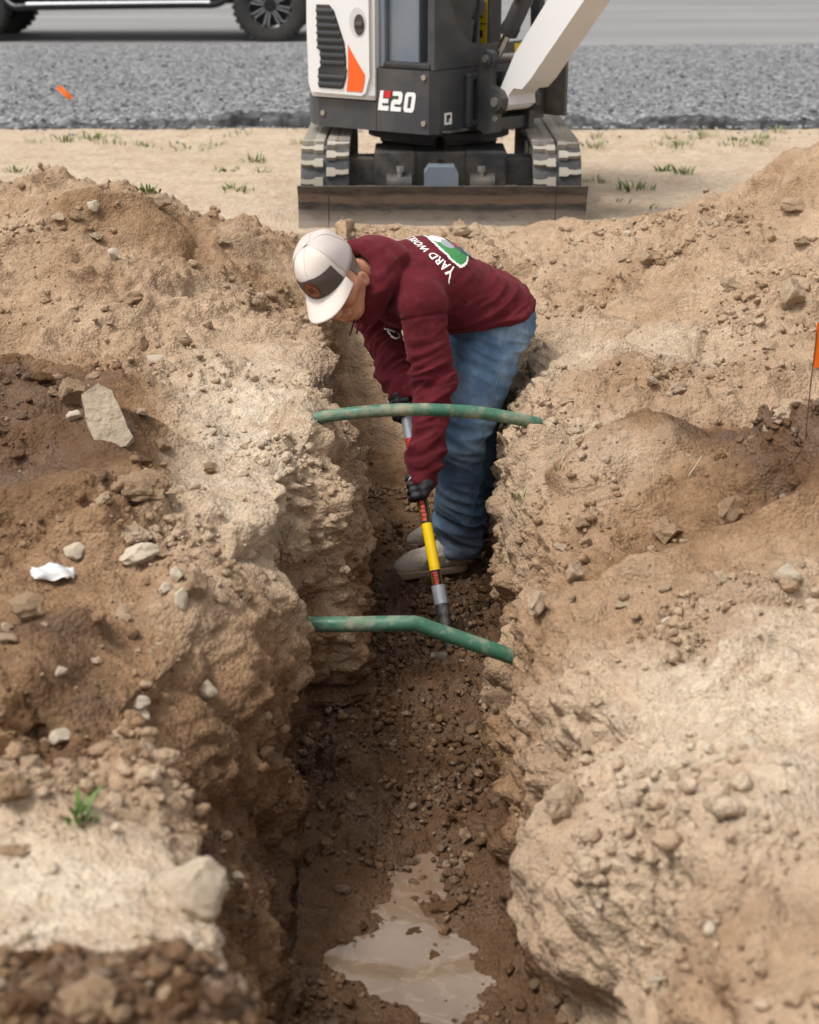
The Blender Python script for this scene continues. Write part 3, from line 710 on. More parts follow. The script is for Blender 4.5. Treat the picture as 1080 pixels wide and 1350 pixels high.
# model number on the skirt: slanted block letters
YS = 0.0
def slant(pts, ox): return [((ox+a*.064+b*.015), .508+b*.092) for a, b in pts]
LET = {'E': [[(0, 0), (.95, 0), (.95, .24), (.32, .24), (.32, .38), (.85, .38), (.85, .60), (.32, .60), (.32, 1.0), (0, 1.0)]],
       '2': [[(0, 0), (.95, 0), (.95, .22), (.32, .22), (.32, .36), (.80, .36), (.95, .50), (.95, .86), (.80, 1.0), (.05, 1.0), (.05, .78), (.62, .78), (.62, .60), (.16, .60), (0, .46)]],
       '0': [[(0, .14), (.14, 0), (.81, 0), (.95, .14), (.95, .86), (.81, 1.0), (.32, 1.0), (.32, .80), (.63, .80), (.63, .20), (.32, .20), (.32, 1.0), (.14, 1.0), (0, .86)]]}
for ch, ox in (('E', -.325), ('2', -.252), ('0', -.176)):
    for pts in LET[ch]:
        H(prism('model_digit' if ch != 'E' else 'model_letter', slant(pts, ox), -.0035, -.0008, M_WDECAL, None, 'y', 0, 1), skirt)
H(prism('model_accent', slant([(.42, .66), (1.0, .66), (1.0, 1.0), (.42, 1.0)], -.325), -.004, -.0008, M_RED, None, 'y', 0, 1), skirt)
# slate tank panel, step ledge, pillars, front apron, seat
hbox('tank_panel', (-.333, .055, .704), (-.125, .42, 1.22), M_GREYP, bevel=0.012)
hbox('tank_edge', (-.334, .02, .704), (-.30, .054, 1.22), M_GREYP, bevel=0.010)
hbox('side_ledge', (-.30, .004, .704), (-.028, .30, .735), M_BLACKP, bevel=0.010)
hbox('side_recess', (-.125, .12, .735), (-.06, .40, 1.22), M_BLACKP, bevel=0.004)
hprism('front_apron', [(.012, .705), (1.0, .705), (1.0, .80), (.42, .80), (.30, .82), (.20, .90), (.135, 1.02), (.11, 1.16), (.012, 1.16)], -.045, -.008, M_CHAR, 'x', bevel=0.010)
hbox('front_pillar', (-.06, .012, 1.163), (-.012, .06, 2.20), M_BLACKP, bevel=0.010)
hbox('front_pillar', (-.06, .94, .80), (-.012, .99, 2.20), M_BLACKP, bevel=0.010)
hbox('rear_pillar', (-.88, .90, 1.0), (-.82, .96, 2.20), M_BLACKP, bevel=0.010)
hbox('rear_pillar', (-.88, .10, 1.20), (-.82, .16, 2.20), M_BLACKP, bevel=0.010)
hbox('canopy_roof', (-.98, .0, 2.20), (.06, 1.0, 2.28), M_CHAR, bevel=0.03)
hbox('floor_plate', (-.6, .32, .70), (-.05, .96, .712), M_BLACKP, bevel=0.002)
hbox('seat', (-.62, .42, .90), (-.26, .84, 1.0), M_BLACKP, bevel=0.04)
hbox('seat_base', (-.60, .45, .712), (-.28, .81, .90), M_CHAR, bevel=0.02)
hbox('seat_back', (-.66, .42, 1.0), (-.56, .84, 1.5), M_BLACKP, bevel=0.04)
hbox('control_console', (-.50, .86, .714), (-.27, .99, 1.22), M_BLACKP, bevel=0.012)
lbl = hbox('warning_label', (-.355, .8565, .75), (-.275, .8590, 1.20), M_YEL, bevel=0)
for k in range(4):
    box('label_mark', (-.330, .8552, .80+.10*k), (-.300, .8564, .835+.10*k), M_BLACKP, lbl, 0)
    box('label_rule', (-.354, .8554, .765+.10*k), (-.276, .8564, .770+.10*k), M_BLACKP, lbl, 0)
hbox('warning_label', (-.007, .70, .735), (-.005, .80, .79), M_YEL, bevel=0)
for yy in (.30, .62):
    hcyl('control_lever', (-.20, yy, .72), (-.14, yy, 1.25), .012, M_BLACKP)
    o = H(cyl('lever_knob', (-.14, yy, 1.25), (-.135, yy, 1.31), .025, M_BLACKP), EX)
hcyl('hose', (-.09, 1.005, .80), (-.12, 1.01, 1.5), .012, M_BLACKP)
hbox('side_plate', (-.07, 1.004, .42), (.11, 1.03, .70), M_STEELB, bevel=0.004)
# --- swing post, boom, cylinder, arm and bucket: in a plane through the post
BY = .44
SWING = HOUSE @ Matrix.Translation((.05, BY, 0)) @ Matrix.Rotation(math.radians(-11), 4, 'Z') @ Matrix.Translation((-.05, -BY, 0))
_house = HOUSE; HOUSE = SWING
def plate(name, pts, y0, y1, mat, bevel=0.006, parent=EX): return hprism(name, pts, y0, y1, mat, 'y', parent, bevel)
post = plate('swing_post', [(.02, .425), (.02, .66), (.06, .70), (.06, .755), (.10, .785), (.145, .77), (.155, .74), (.13, .70), (.135, .62), (.19, .60), (.215, .565), (.21, .52), (.17, .49), (.17, .405), (.10, .39)], BY-.115, BY-.075, M_CHAR, 0.010)
plate('swing_post', [(.02, .425), (.02, .66), (.06, .70), (.06, .755), (.10, .785), (.145, .77), (.155, .74), (.13, .70), (.135, .62), (.19, .60), (.215, .565), (.21, .52), (.17, .49), (.17, .405), (.10, .39)], BY+.120, BY+.155, M_CHAR, 0.010)
hbox('post_web', (.03, BY-.075, .41), (.15, BY+.120, .47), M_CHAR)
hbox('post_web', (.00, BY-.075, .60), (.06, BY+.120, .66), M_CHAR)
hcyl('swing_pivot', (.05, BY, .40), (.05, BY, .68), .05, M_STEELB)
for xx, zz, rr in ((.108, .745, .018), (.172, .548, .022)):
    hcyl('pivot_pin', (xx, BY-.132, zz), (xx, BY+.15, zz), rr, M_BOLT)
    hcyl('pin_collar', (xx, BY-.124, zz), (xx, BY-.112, zz), rr*1.9, M_CHAR)
hcyl('zerk', (.165, BY-.118, .47), (.165, BY-.112, .47), .014, M_BOLT)
# boom: box section rising forward
def ax(p0, ang, L): return (p0[0]+math.cos(ang)*L, p0[1]+math.sin(ang)*L)
B0 = (.172, .548); ANG = math.radians(50); n_ = (-math.sin(ANG), math.cos(ANG))
def bpt(s, o): return (B0[0]+math.cos(ANG)*s+n_[0]*o, B0[1]+math.sin(ANG)*s+n_[1]*o)
boom = plate('boom', [bpt(-.035, .0), bpt(-.02, .035), bpt(.10, .060), bpt(.22, .085), bpt(.70, .095), bpt(1.15, .06), (1.35, 1.62), (1.75, 1.60), (1.74, 1.48), (1.36, 1.46), bpt(1.15, -.10), bpt(.70, -.075), bpt(.20, -.065), bpt(.13, -.055), bpt(.10, -.015), bpt(.05, -.012), bpt(.02, -.045), bpt(-.02, -.035)], BY-.075, BY+.110, M_WHITE, 0.008)
hcyl('boom_bush', (B0[0], BY-.075, B0[1]), (B0[0], BY+.085, B0[1]), .045, M_WHITE)
c0 = (.108, .745); c1 = (.58, 1.50)
def cpt(t, y): return (c0[0]+(c1[0]-c0[0])*t, y, c0[1]+(c1[1]-c0[1])*t)
hcyl('cylinder_rod', cpt(-.02, BY-.05), cpt(.30, BY-.05), .019, M_CHROME)
hcyl('boom_cylinder', cpt(.17, BY-.05), cpt(1.0, BY-.05), .042, M_CHAR)
hcyl('cylinder_gland', cpt(.155, BY-.05), cpt(.20, BY-.05), .046, M_BLACKP)
H(tube('hydraulic_hose', [cpt(.35, BY-.10), cpt(.6, BY-.105), cpt(.9, BY-.11)], .010, M_BLACKP), EX)
H(tube('hydraulic_hose', [(.0, BY-.03, .62), (.10, BY-.03, .63), (.16, BY-.02, .68), (.22, BY+.06, .80), (.35, BY+.095, .98), (.6, BY+.095, 1.30)], .013, M_BLACKP), EX)
H(tube('hydraulic_hose', [(.0, BY+.02, .56), (.08, BY+.04, .58), (.15, BY+.05, .66), (.2, BY+.09, .78), (.33, BY+.11, .93), (.58, BY+.11, 1.25)], .013, M_BLACKP), EX)
HOUSE = _house
hcyl('swing_cylinder', (-.05, BY+.22, .50), (.12, BY+.15, .50), .03, M_STEELB)
for k in range(3): hbox('valve_block', (.03, BY+.20, .47+.06*k), (.10, BY+.30, .515+.06*k), M_STEELB, bevel=.006)
HOUSE = SWING
arm = plate('dipper_arm', [(1.55, 1.70), (1.72, 1.74), (1.95, 1.66), (2.52, 1.38), (2.49, 1.30), (1.72, 1.50)], BY-.055, BY+.065, M_WHITE, 0.008)
bk = [(x_+.52, z_+.45) for x_, z_ in [(2.0, .92), (2.12, .88), (2.22, .72), (2.16, .56), (2.0, .50), (1.86, .56), (1.84, .62)]]
plate('bucket_side', bk, BY-.16, BY-.145, M_STEELB, 0.002); plate('bucket_side', bk, BY+.155, BY+.17, M_STEELB, 0.002)
bm = bmesh.new()
for (a, b), (c, d) in zip(bk[1:], bk[2:]):
    v = [bm.verts.new(q) for q in ((a, BY-.145, b), (c, BY-.145, d), (c, BY+.155, d), (a, BY+.155, b))]; bm.faces.new(v)
bmesh.ops.solidify(bm, geom=bm.faces[:], thickness=.012); H(obj('bucket_shell', bm, M_STEELB, None))
for k in range(4): hbox('bucket_tooth', (2.28, BY-.12+.075*k, 1.05), (2.38, BY-.085+.075*k, 1.075), M_STEELB, bevel=.004)
# ------------------------------------------------------------------ black pickup on the road
M_TBLACK = simple('black_car_paint', (0.008, 0.008, 0.009, 1), 0.35, spec=0.3)
M_TYRE = simple('tyre_rubber', (0.028, 0.027, 0.026, 1), 0.85, var=0.3, vscale=10, dust=lin(96, 88, 80), dust_amt=0.25, bump=0.3, bscale=80)
M_RIM = simple('black_rim', (0.02, 0.02, 0.021, 1), 0.3, 0.4)
M_MILL = simple('milled_alloy', (0.62, 0.62, 0.62, 1), 0.3, 0.9)
M_STEP = simple('polished_step', (0.72, 0.72, 0.72, 1), 0.35, 0.2)
M_GLASS = simple('tinted_glass', (0.01, 0.012, 0.013, 1), 0.08)
M_AMBER = simple('amber_lens', (0.5, 0.2, 0.02, 1), 0.2)
TZ = 0.012
TR = empty('pickup_truck', (-3.0, 21.5, TZ)); tag(TR, 'black pickup truck with chunky tyres and silver side step on the road', 'truck')
TRL = TR.location
def tp_(x, y, z): return Vector((x, y, z))-Vector((TRL.x, TRL.y, 0))
def wheel(xc, yc, face):
    R = .425; W = .30; root = None
    prof = [(.255, -.13), (.30, -.145), (.38, -.15), (.41, -.14), (.425, -.11), (.425, .11), (.41, .14), (.38, .15), (.30, .145), (.255, .13)]
    bm = bmesh.new(); n = 56; rg = []
    for i in range(n):
        a = 2*math.pi*i/n; rg.append([bm.verts.new((r*math.cos(a), y, r*math.sin(a))) for r, y in prof])
    for i in range(n):
        for k in range(len(prof)-1): bm.faces.new((rg[i][k], rg[i][k+1], rg[(i+1) % n][k+1], rg[(i+1) % n][k]))
    ty = obj('tyre', bm, M_TYRE, TR, True); smooth_sides(ty, 50); ty.location = (xc-TRL.x, yc-TRL.y, R-.012)
    bm = bmesh.new(); bm_box(bm, (0, 0, 0), (.045, .115, .026)); tb = obj('tread_block', bm, M_TYRE, None, False, .004, 1); tm = tb.data; bpy.data.objects.remove(tb)
    for i in range(32):
        for s in (-1, 1):
            a = 2*math.pi*(i+.25*s)/32
            o = bpy.data.objects.new('tread_block', tm); COL.objects.link(o); o.parent = ty
            o.location = (math.sin(a)*.4175, s*.085, math.cos(a)*.4175); o.rotation_euler = (0, a, .25*s)
    rim = obj('rim', bmesh.new(), M_RIM, ty)
    bm = bmesh.new(); rg = []; rp = [(.262, -.13), (.262, -.12), (.235, -.10), (.225, .05), (.0, .05)]
    for i in range(n):
        a = 2*math.pi*i/n; rg.append([bm.verts.new((r*math.cos(a), y, r*math.sin(a))) for r, y in rp])
    for i in range(n):
        for k in range(len(rp)-1):
            f_ = [rg[i][k], rg[i][k+1], rg[(i+1) % n][k+1], rg[(i+1) % n][k]]
            bm.faces.new(f_)
    bmesh.ops.remove_doubles(bm, verts=bm.verts, dist=1e-5); bmesh.ops.recalc_face_normals(bm, faces=bm.faces)
    bm.to_mesh(rim.data); bm.free(); smooth_sides(rim, 40)
    bm = bmesh.new(); bm_prism(bm, [(-.022, .05), (-.030, .235), (.030, .235), (.022, .05)], -.118, -.085, 'y'); sp = obj('spoke', bm, M_RIM, None, False, .004, 1); spm = sp.data; bpy.data.objects.remove(sp)
    bm = bmesh.new(); bm_prism(bm, [(.010, .075), (.020, .232), (.031, .232), (.020, .075)], -.121, -.1165, 'y'); bm_prism(bm, [(-.010, .075), (-.020, .232), (-.031, .232), (-.020, .075)], -.121, -.1165, 'y')
    sp = obj('spoke_edge', bm, M_MILL, None); sem = sp.data; bpy.data.objects.remove(sp)
    for i in range(8):
        a = 2*math.pi*(i+.3)/8
        for nm_, me in (('spoke', spm), ('spoke_edge', sem)):
            o = bpy.data.objects.new(nm_, me); COL.objects.link(o); o.parent = ty; o.rotation_euler = (0, a, 0)
    bm = bmesh.new(); bm_cyl(bm, (0, -.125, 0), (0, -.05, 0), .06, n=24); obj('hub', bm, M_RIM, ty, False, .004)
    bm = bmesh.new(); bm_cyl(bm, (0, -.129, 0), (0, -.122, 0), .006, n=8); bo = obj('rim_bolt', bm, M_MILL, None); bom = bo.data; bpy.data.objects.remove(bo)
    for i in range(16):
        a = 2*math.pi*i/16; o = bpy.data.objects.new('rim_bolt', bom); COL.objects.link(o); o.parent = ty; o.location = (math.sin(a)*.246, 0, math.cos(a)*.246)
    if not face: ty.rotation_euler = (0, 0, math.pi)
    return ty
XF, XR_ = -1.62, -5.10
for xc in (XF, XR_):
    wheel(xc, 20.78, True); wheel(xc, 22.35, False)
def tprism(name, pts, y0, y1, mat, bevel=.03, parent=TR): 
    return prism(name, [(a-TRL.x, b) for a, b in pts], y0-TRL.y, y1-TRL.y, mat, parent, 'y', bevel, 3)
def arch(xc, r=.50, n=10): return [(xc+r*math.cos(math.pi*i/n), .36+r*math.sin(math.pi*i/n)) for i in range(n+1)]
low = [(-.62, .62), (-.60, .95), (-.70, 1.12), (-2.05, 1.22), (-6.25, 1.22), (-6.28, .62), (-6.2, .55)] + [(XR_-.5, .55)] + arch(XR_)[::-1][1:-1] + [(XR_+.5, .50)] + [(XF-.5, .50)] + arch(XF)[::-1][1:-1] + [(XF+.5, .55), (-.68, .55)]
tprism('truck_body', low, 20.62, 22.51, M_TBLACK, .03)
tprism('cab', [(-2.05, 1.2), (-2.75, 1.78), (-3.1, 1.86), (-4.1, 1.86), (-4.35, 1.2)], 20.70, 22.43, M_TBLACK, .04)
tprism('side_window', [(-2.25, 1.24), (-2.80, 1.72), (-3.2, 1.77), (-3.2, 1.24)], 20.685, 20.70, M_GLASS, .0); tprism('side_window', [(-3.3, 1.24), (-3.3, 1.77), (-4.0, 1.77), (-4.2, 1.24)], 20.685, 20.70, M_GLASS, .0)
tprism('side_window', [(-2.25, 1.24), (-2.80, 1.72), (-3.2, 1.77), (-3.2, 1.24)], 22.43, 22.445, M_GLASS, .0)
for a, b in ((-2.2, -3.25), (-3.3, -4.3)):
    tprism('door_handle', [(b+.12, 1.08), (b+.3, 1.08), (b+.3, 1.11), (b+.12, 1.11)], 20.595, 20.62, M_RIM, .004)
tprism('chassis_rail', [(-1.0, .42), (-6.0, .42), (-6.0, .56), (-1.0, .56)], 20.95, 21.1, M_RIM, .01)
tprism('chassis_rail', [(-1.0, .42), (-6.0, .42), (-6.0, .56), (-1.0, .56)], 22.0, 22.15, M_RIM, .01)
tprism('floor_pan', [(-1.0, .50), (-6.1, .50), (-6.1, .56), (-1.0, .56)], 20.75, 22.4, M_RIM, .01)
stp = tube('side_step', [tp_(-2.10, 20.60, .50), tp_(-2.25, 20.52, .43), tp_(-2.6, 20.51, .425), tp_(-4.3, 20.51, .405), tp_(-4.55, 20.53, .40), tp_(-4.68, 20.62, .48)], .042, M_RIM, TR, 14)
cyl('step_tread', tp_(-2.30, 20.505, .445), tp_(-4.42, 20.505, .425), .030, M_STEP, TR)
for xx in (-2.7, -3.5, -4.2): cyl('step_bracket', tp_(xx, 20.53, .42), tp_(xx, 20.95, .50), .02, M_RIM, TR)
cyl('muffler', tp_(-3.2, 21.7, .50), tp_(-3.9, 21.7, .50), .09, M_RIM, TR)
tprism('front_bumper', [(-.48, .50), (-.46, .72), (-.66, .74), (-.70, .50)], 20.64, 22.49, M_RIM, .03)
for yy in (20.72, 22.22):
    o = tprism('headlight', [(-.585, .84), (-.60, 1.0), (-.75, 1.0), (-.75, .84)], yy, yy+.22, M_MILL, .01)
for yy in (20.66, 22.40):
    tprism('tail_light', [(-6.285, .8), (-6.285, 1.1), (-6.2, 1.1), (-6.2, .8)], yy-.04, yy+.06, M_RED, .01)
# ------------------------------------------------------------------ implicit surfaces for the figure
def capsule(P, a, b, r1, r2=None):
    r2 = r1 if r2 is None else r2; a = np.asarray(a, np.float32); b = np.asarray(b, np.float32); ab = b-a
    t = np.clip(((P-a)@ab)/max(float(ab@ab), 1e-9), 0, 1); return np.linalg.norm(P-a-t[:, None]*ab, axis=1)-(r1+(r2-r1)*t)
def ellipsoid(P, c, axes, r):
    """axes: 3 unit vectors"""
    Q = (P-np.asarray(c, np.float32))@np.asarray(axes, np.float32).T; r = np.asarray(r, np.float32)
    k0 = np.linalg.norm(Q/r, axis=1); k1 = np.linalg.norm(Q/(r*r), axis=1)+1e-9; return k0*(k0-1)/k1
def smin(a, b, k):
    h = np.clip(0.5+0.5*(b-a)/k, 0, 1); return b+(a-b)*h-k*h*(1-h)
def smax(a, b, k): return -smin(-a, -b, k)
def usmin(L, k):
    d = L[0]
    for e in L[1:]: d = smin(d, e, k)
    return d
def surface_nets(fn, lo, hi, h):
    lo = np.asarray(lo, np.float64); n = np.ceil((np.asarray(hi)-lo)/h).astype(int)+1
    C = 5; nc = np.ceil(n/C).astype(int)+1
    gx = [lo[i]+np.arange(nc[i])*h*C+h*C/2 for i in range(3)]
    Pc = np.stack(np.meshgrid(*gx, indexing='ij'), -1).reshape(-1, 3).astype(np.float32); dc = fn(Pc).reshape(nc)
    up = np.repeat(np.repeat(np.repeat(dc, C, 0), C, 1), C, 2)[:n[0], :n[1], :n[2]].astype(np.float32)
    m = np.abs(up) < h*C*2.0; I = np.argwhere(m)
    up[m] = fn((lo+I*h).astype(np.float32)); v = up; ins = v < 0
    cell = np.zeros(n-1, np.int32); pos = np.zeros((*(n-1), 3), np.float32)
    sl = lambda o: tuple(slice(o[i], n[i]-1+o[i]) for i in range(3))
    for axis in range(3):
        oth = [i for i in range(3) if i != axis]
        for p in (0, 1):
            for q in (0, 1):
                o0 = [0, 0, 0]; o0[oth[0]] = p; o0[oth[1]] = q; o1 = list(o0); o1[axis] = 1
                a, b = v[sl(o0)], v[sl(o1)]; cr = ins[sl(o0)] != ins[sl(o1)]
                t = np.where(cr, a/np.where(cr, a-b, 1), 0); cell += cr
                for i in range(3): pos[..., i] += np.where(cr, o0[i]+(t if i == axis else 0), 0)
    act = cell > 0; ids = np.full(cell.shape, -1, np.int64); ids[act] = np.arange(act.sum())
    idx = np.argwhere(act); V = lo+(idx+pos[act]/cell[act][:, None])*h
    F = []
    for axis in range(3):
        b_, c_ = [(1, 2), (2, 0), (0, 1)][axis]
        s0 = [slice(1, n[i]-1) for i in range(3)]; s0[axis] = slice(0, n[axis]-1); s1 = list(s0); s1[axis] = slice(1, n[axis])
        cr = ins[tuple(s0)] != ins[tuple(s1)]; E = np.argwhere(cr)
        if len(E) == 0: continue
        E[:, b_] += 1; E[:, c_] += 1
        flip = ins[tuple(s0)][cr]
        def cid(db, dc_):
            K = E.copy(); K[:, b_] += db; K[:, c_] += dc_; return ids[K[:, 0], K[:, 1], K[:, 2]]
        q = np.stack([cid(-1, -1), cid(0, -1), cid(0, 0), cid(-1, 0)], 1); q[~flip] = q[~flip][:, ::-1]; F.append(q)
    F = np.concatenate(F); F = F[(F >= 0).all(1)]; return V, F
def vnormals(V, F):
    a, b, c, d = (V[F[:, i]] for i in range(4)); fn = np.cross(c-a, d-b); N = np.zeros_like(V)
    for i in range(4): np.add.at(N, F[:, i], fn)
    return N/(np.linalg.norm(N, axis=1)[:, None]+1e-12)
def relax(V, F, it=2, k=0.5):
    E = np.concatenate([F[:, [0, 1]], F[:, [1, 2]], F[:, [2, 3]], F[:, [3, 0]]])
    for _ in range(it):
        S = np.zeros_like(V); n = np.zeros(len(V)); np.add.at(S, E[:, 0], V[E[:, 1]]); np.add.at(S, E[:, 1], V[E[:, 0]])
        np.add.at(n, E[:, 0], 1); np.add.at(n, E[:, 1], 1); V = V*(1-k)+k*S/np.maximum(n, 1)[:, None]
    return V
def uv_(v): v = np.asarray(v, float); return v/np.linalg.norm(v)

# ------------------------------------------------------------------ joints of the bent figure (world metres)
FLOOR = -0.77
Ft = uv_((-.85, -.52, 0)); Lt = uv_((.52, -.85, 0)); Zu = np.array((0, 0, 1.0))
PEL = np.array((.268, 5.62, .12)); TD_ = uv_(Ft*.93+Zu*.37); BACK = uv_(np.cross(Lt, TD_)); BACK = BACK if BACK[2] > 0 else -BACK
NECK = PEL+TD_*.485
LHIP, RHIP = PEL+np.array((.035, -.085, -.01)), PEL+np.array((-.03, .085, -.01))
LKNE, LANK = np.array((.165, 5.455, -.27)), np.array((.175, 5.575, -.66))
RKNE, RANK = np.array((.215, 5.72, -.27)), np.array((.245, 5.84, -.66))
LSH, RSH = NECK-TD_*.08+Lt*.175-Zu*.045, NECK-TD_*.08-Lt*.175-Zu*.03
SB, ST = np.array((.125, 4.85, -.76)), np.array((-.017, 5.259, -.098)); SAX = uv_(ST-SB)       # shovel: blade end, upper hand
LHAND = SB+SAX*np.linalg.norm(ST-SB)*.655; RHAND = ST
LWRI = LHAND+np.array((.012, .012, .055)); RWRI = RHAND+np.array((-.012, .05, .062))
LELB = (LSH+LWRI)/2+np.array((.038, .02, 0.0)); RELB = (RSH+RWRI)/2+np.array((-.01, .10, -.02))
# head frame, given in camera axes (right, up, towards)
def camv(r, u, t): return uv_(np.array((1, 0, 0))*r+np.array((0, SP, CP))*u+np.array((0, -CP, SP))*t)
HU = camv(-.52, .50, .68); HF = camv(-.05, -.85, .52); HF = uv_(HF-HU*HF.dot(HU)); HLf = np.cross(HU, HF)
HC = np.array(U(438, 362, 5.27)); HK = 1.06
HSH = HF*.008-HU*.016
hp0 = lambda f, l, u: HC+HF*f+HLf*l+HU*u
hp = lambda f, l, u: HC+(HF*f+HLf*l+HU*u)*HK
print('person', 'neck', NECK, 'head', HC, 'dist', np.linalg.norm(HC-NECK))
def head_sdf(P):
    P = HC+(P-HC-HSH)/HK; hp = hp0
    ax = (HF, HLf, HU)
    d = ellipsoid(P, hp(-.008, 0, .028), ax, (.098, .078, .092))
    d = smin(d, capsule(P, hp(.030, 0, -.03), hp(.050, 0, -.085), .062, .036), .035)
    for s in (-1, 1):
        d = smin(d, capsule(P, hp(-.005, s*.052, -.045), hp(.045, s*.022, -.092), .024, .018), .03)
        d = smin(d, capsule(P, hp(.070, s*.040, -.025), hp(.030, s*.062, -.010), .017, .015), .02)
        d = smax(d, -(np.linalg.norm(P-hp(.102, s*.033, .012), axis=1)-.017), .012)
        d = smin(d, np.linalg.norm(P-hp(.084, s*.032, .010), axis=1)-.0135, .004)
        ear = ellipsoid(P, hp(.000, s*.080, -.034), (uv_(HF*.92-HLf*s*.38), uv_(HLf*.92*s+HF*.38), HU), (.0165, .0085, .028))
        ear = smax(ear, -ellipsoid(P, hp(.008, s*.089, -.030), (HF, HLf, HU), (.009, .008, .017)), .004)
        d = smin(d, ear, .008)
    d = smin(d, capsule(P, hp(.088, 0, .022), hp(.096, 0, .030), .016, .014), .02)
    d = smin(d, capsule(P, hp(.092, 0, .010), hp(.116, 0, -.026), .009, .012), .012)
    for s in (-1, 1): d = smin(d, np.linalg.norm(P-hp(.106, s*.012, -.030), axis=1)-.009, .006)
    d = smin(d, capsule(P, hp(.090, -.020, -.060), hp(.090, .020, -.060), .009), .008)
    d = smax(d, -(capsule(P, hp(.101, -.020, -.0605), hp(.101, .020, -.0605), .0022)), .003)
    return d
def body_sdf(P):
    d = head_sdf(P)
    d = smin(d, capsule(P, hp(-.030, 0, -.06), NECK, .055, .062), .03)
    d = smin(d, capsule(P, NECK-TD_*.02, PEL, .070, .075), .05)
    for s in (-1, 1): d = smin(d, capsule(P, NECK-TD_*.10+Lt*s*.07, PEL+Lt*s*.045, .070, .06), .05)
    for S, E, W, Hd in ((LSH, LELB, LWRI, LHAND), (RSH, RELB, RWRI, RHAND)):
        d = smin(d, capsule(P, S, E, .050, .040), .03); d = smin(d, capsule(P, E, W, .040, .027), .02)
    for Hh, K, A in ((LHIP, LKNE, LANK), (RHIP, RKNE, RANK)):
        d = smin(d, capsule(P, Hh, K, .078, .055), .03); d = smin(d, capsule(P, K, A, .055, .040), .02)
    return d
def garment(name, fn, lo, hi, h, mat, parent, wr=None, it=1):
    V, F = surface_nets(fn, lo, hi, h); V = relax(V, F, it, .4)
    if wr is not None:
        N = vnormals(V, F); V = V+N*wr(V, N)[:, None]
    return mesh_np(name, V, F, mat, parent, True), V, F
# ------------------------------------------------------------------ materials
def skin_material():
    m = NT('skin'); n = m.noise(30, 4, 0.6); c = m.ramp(n, [(0.3, lin(176, 118, 92)), (0.7, lin(200, 146, 118))])
    m.b.inputs['Subsurface Weight'].default_value = 0.12; m.b.inputs['Subsurface Radius'].default_value = (.012, .005, .003)
    return m.set(c, 0.5, 0, 0.35, m.bump(m.noise(400, 2), .15, .001))
def fleece_material():
    m = NT('maroon_fleece'); n = m.noise(14, 5, .6); c = m.ramp(n, [(0.3, lin(78, 25, 31)), (0.7, lin(96, 33, 40))])
    c = m.mix(m.math('MULTIPLY', m.ramp(m.noise(22, 6, .7), [(0.56, (0, 0, 0)), (0.74, (1, 1, 1))]), .16), c, lin(140, 104, 88))
    m.b.inputs['Sheen Weight'].default_value = 0.22; m.b.inputs['Sheen Roughness'].default_value = 0.5
    m.b.inputs['Sheen Tint'].default_value = lin(210, 130, 135)
    return m.set(c, 0.95, 0, 0.1, m.bump(m.noise(700, 2), .35, .0012))
def denim_material():
    m = NT('blue_denim'); n = m.noise(7, 5, .6); w = m.n('ShaderNodeTexWave'); w.inputs['Scale'].default_value = 260; w.bands_direction = 'DIAGONAL'; m.l(m.coord(), w.inputs[0])
    c = m.ramp(n, [(0.32, lin(58, 86, 118)), (0.5, lin(92, 124, 158)), (0.66, lin(142, 168, 194))])
    c = m.mix(m.math('MULTIPLY', m.noise(420, 3, .7), .30), c, lin(150, 172, 192))
    z_ = m.n('ShaderNodeSeparateXYZ'); m.l(m.coord(), z_.inputs[0])
    du = m.ramp(m.math('ADD', m.math('MULTIPLY', z_.outputs[2], 1.0), m.math('ADD', .70, m.math('MULTIPLY', n, .16))), [(0.10, (1, 1, 1)), (0.24, (0, 0, 0))])
    c = m.mix(m.math('MULTIPLY', du, .35), c, lin(130, 112, 92))
    return m.set(c, 0.88, 0, 0.15, m.bump(w.outputs[1], .25, .0008, m.bump(m.noise(60, 4), .3, .004)))
M_SKIN, M_FLEECE, M_DENIM = skin_material(), fleece_material(), denim_material()
M_THREAD = simple('denim_seam', lin(132, 150, 172), .85)
M_GLOVE = simple('black_glove', (.014, .014, .016, 1), .6, var=.3, vscale=60, bump=.5, bscale=500)
M_BOOT = simple('dusty_boot_leather', lin(182, 168, 154), .85, var=.25, vscale=30, dust=lin(206, 190, 168), dust_amt=.7, bump=.5, bscale=160)
M_SOLE = simple('boot_sole', lin(158, 138, 116), .9, var=.2, vscale=40, bump=.4, bscale=100)
M_CAP = simple('cream_cap_cloth', lin(208, 197, 187), .9, var=.04, vscale=30, bump=.35, bscale=900)
M_CAPMESH = simple('cap_mesh_cloth', lin(192, 180, 174), .9, var=.06, vscale=200, bump=.6, bscale=700)
M_CAPDARK = simple('dark_cap_panel', lin(82, 70, 62), .9, var=.1, vscale=80, bump=.4, bscale=700)
M_LEATHER = simple('leather_patch', lin(128, 66, 36), .6, var=.25, vscale=60, bump=.4, bscale=300)
M_LEATHD = simple('burnt_leather', lin(72, 36, 22), .7)
M_HAIR = simple('short_grey_hair', lin(124, 108, 96), .9, var=.35, vscale=500, bump=.8, bscale=900)
M_PRINT = simple('white_print', lin(232, 228, 222), .85)
M_PGREEN = simple('green_print', lin(58, 128, 72), .85, var=.1, vscale=60)
M_PGREY = simple('grey_print', lin(150, 154, 160), .85, var=.25, vscale=90)
M_PDARK = simple('slate_print', lin(74, 82, 98), .85)
M_PRED = simple('red_print', lin(176, 52, 56), .85)
M_CORD = simple('drawstring', lin(60, 18, 26), .9)
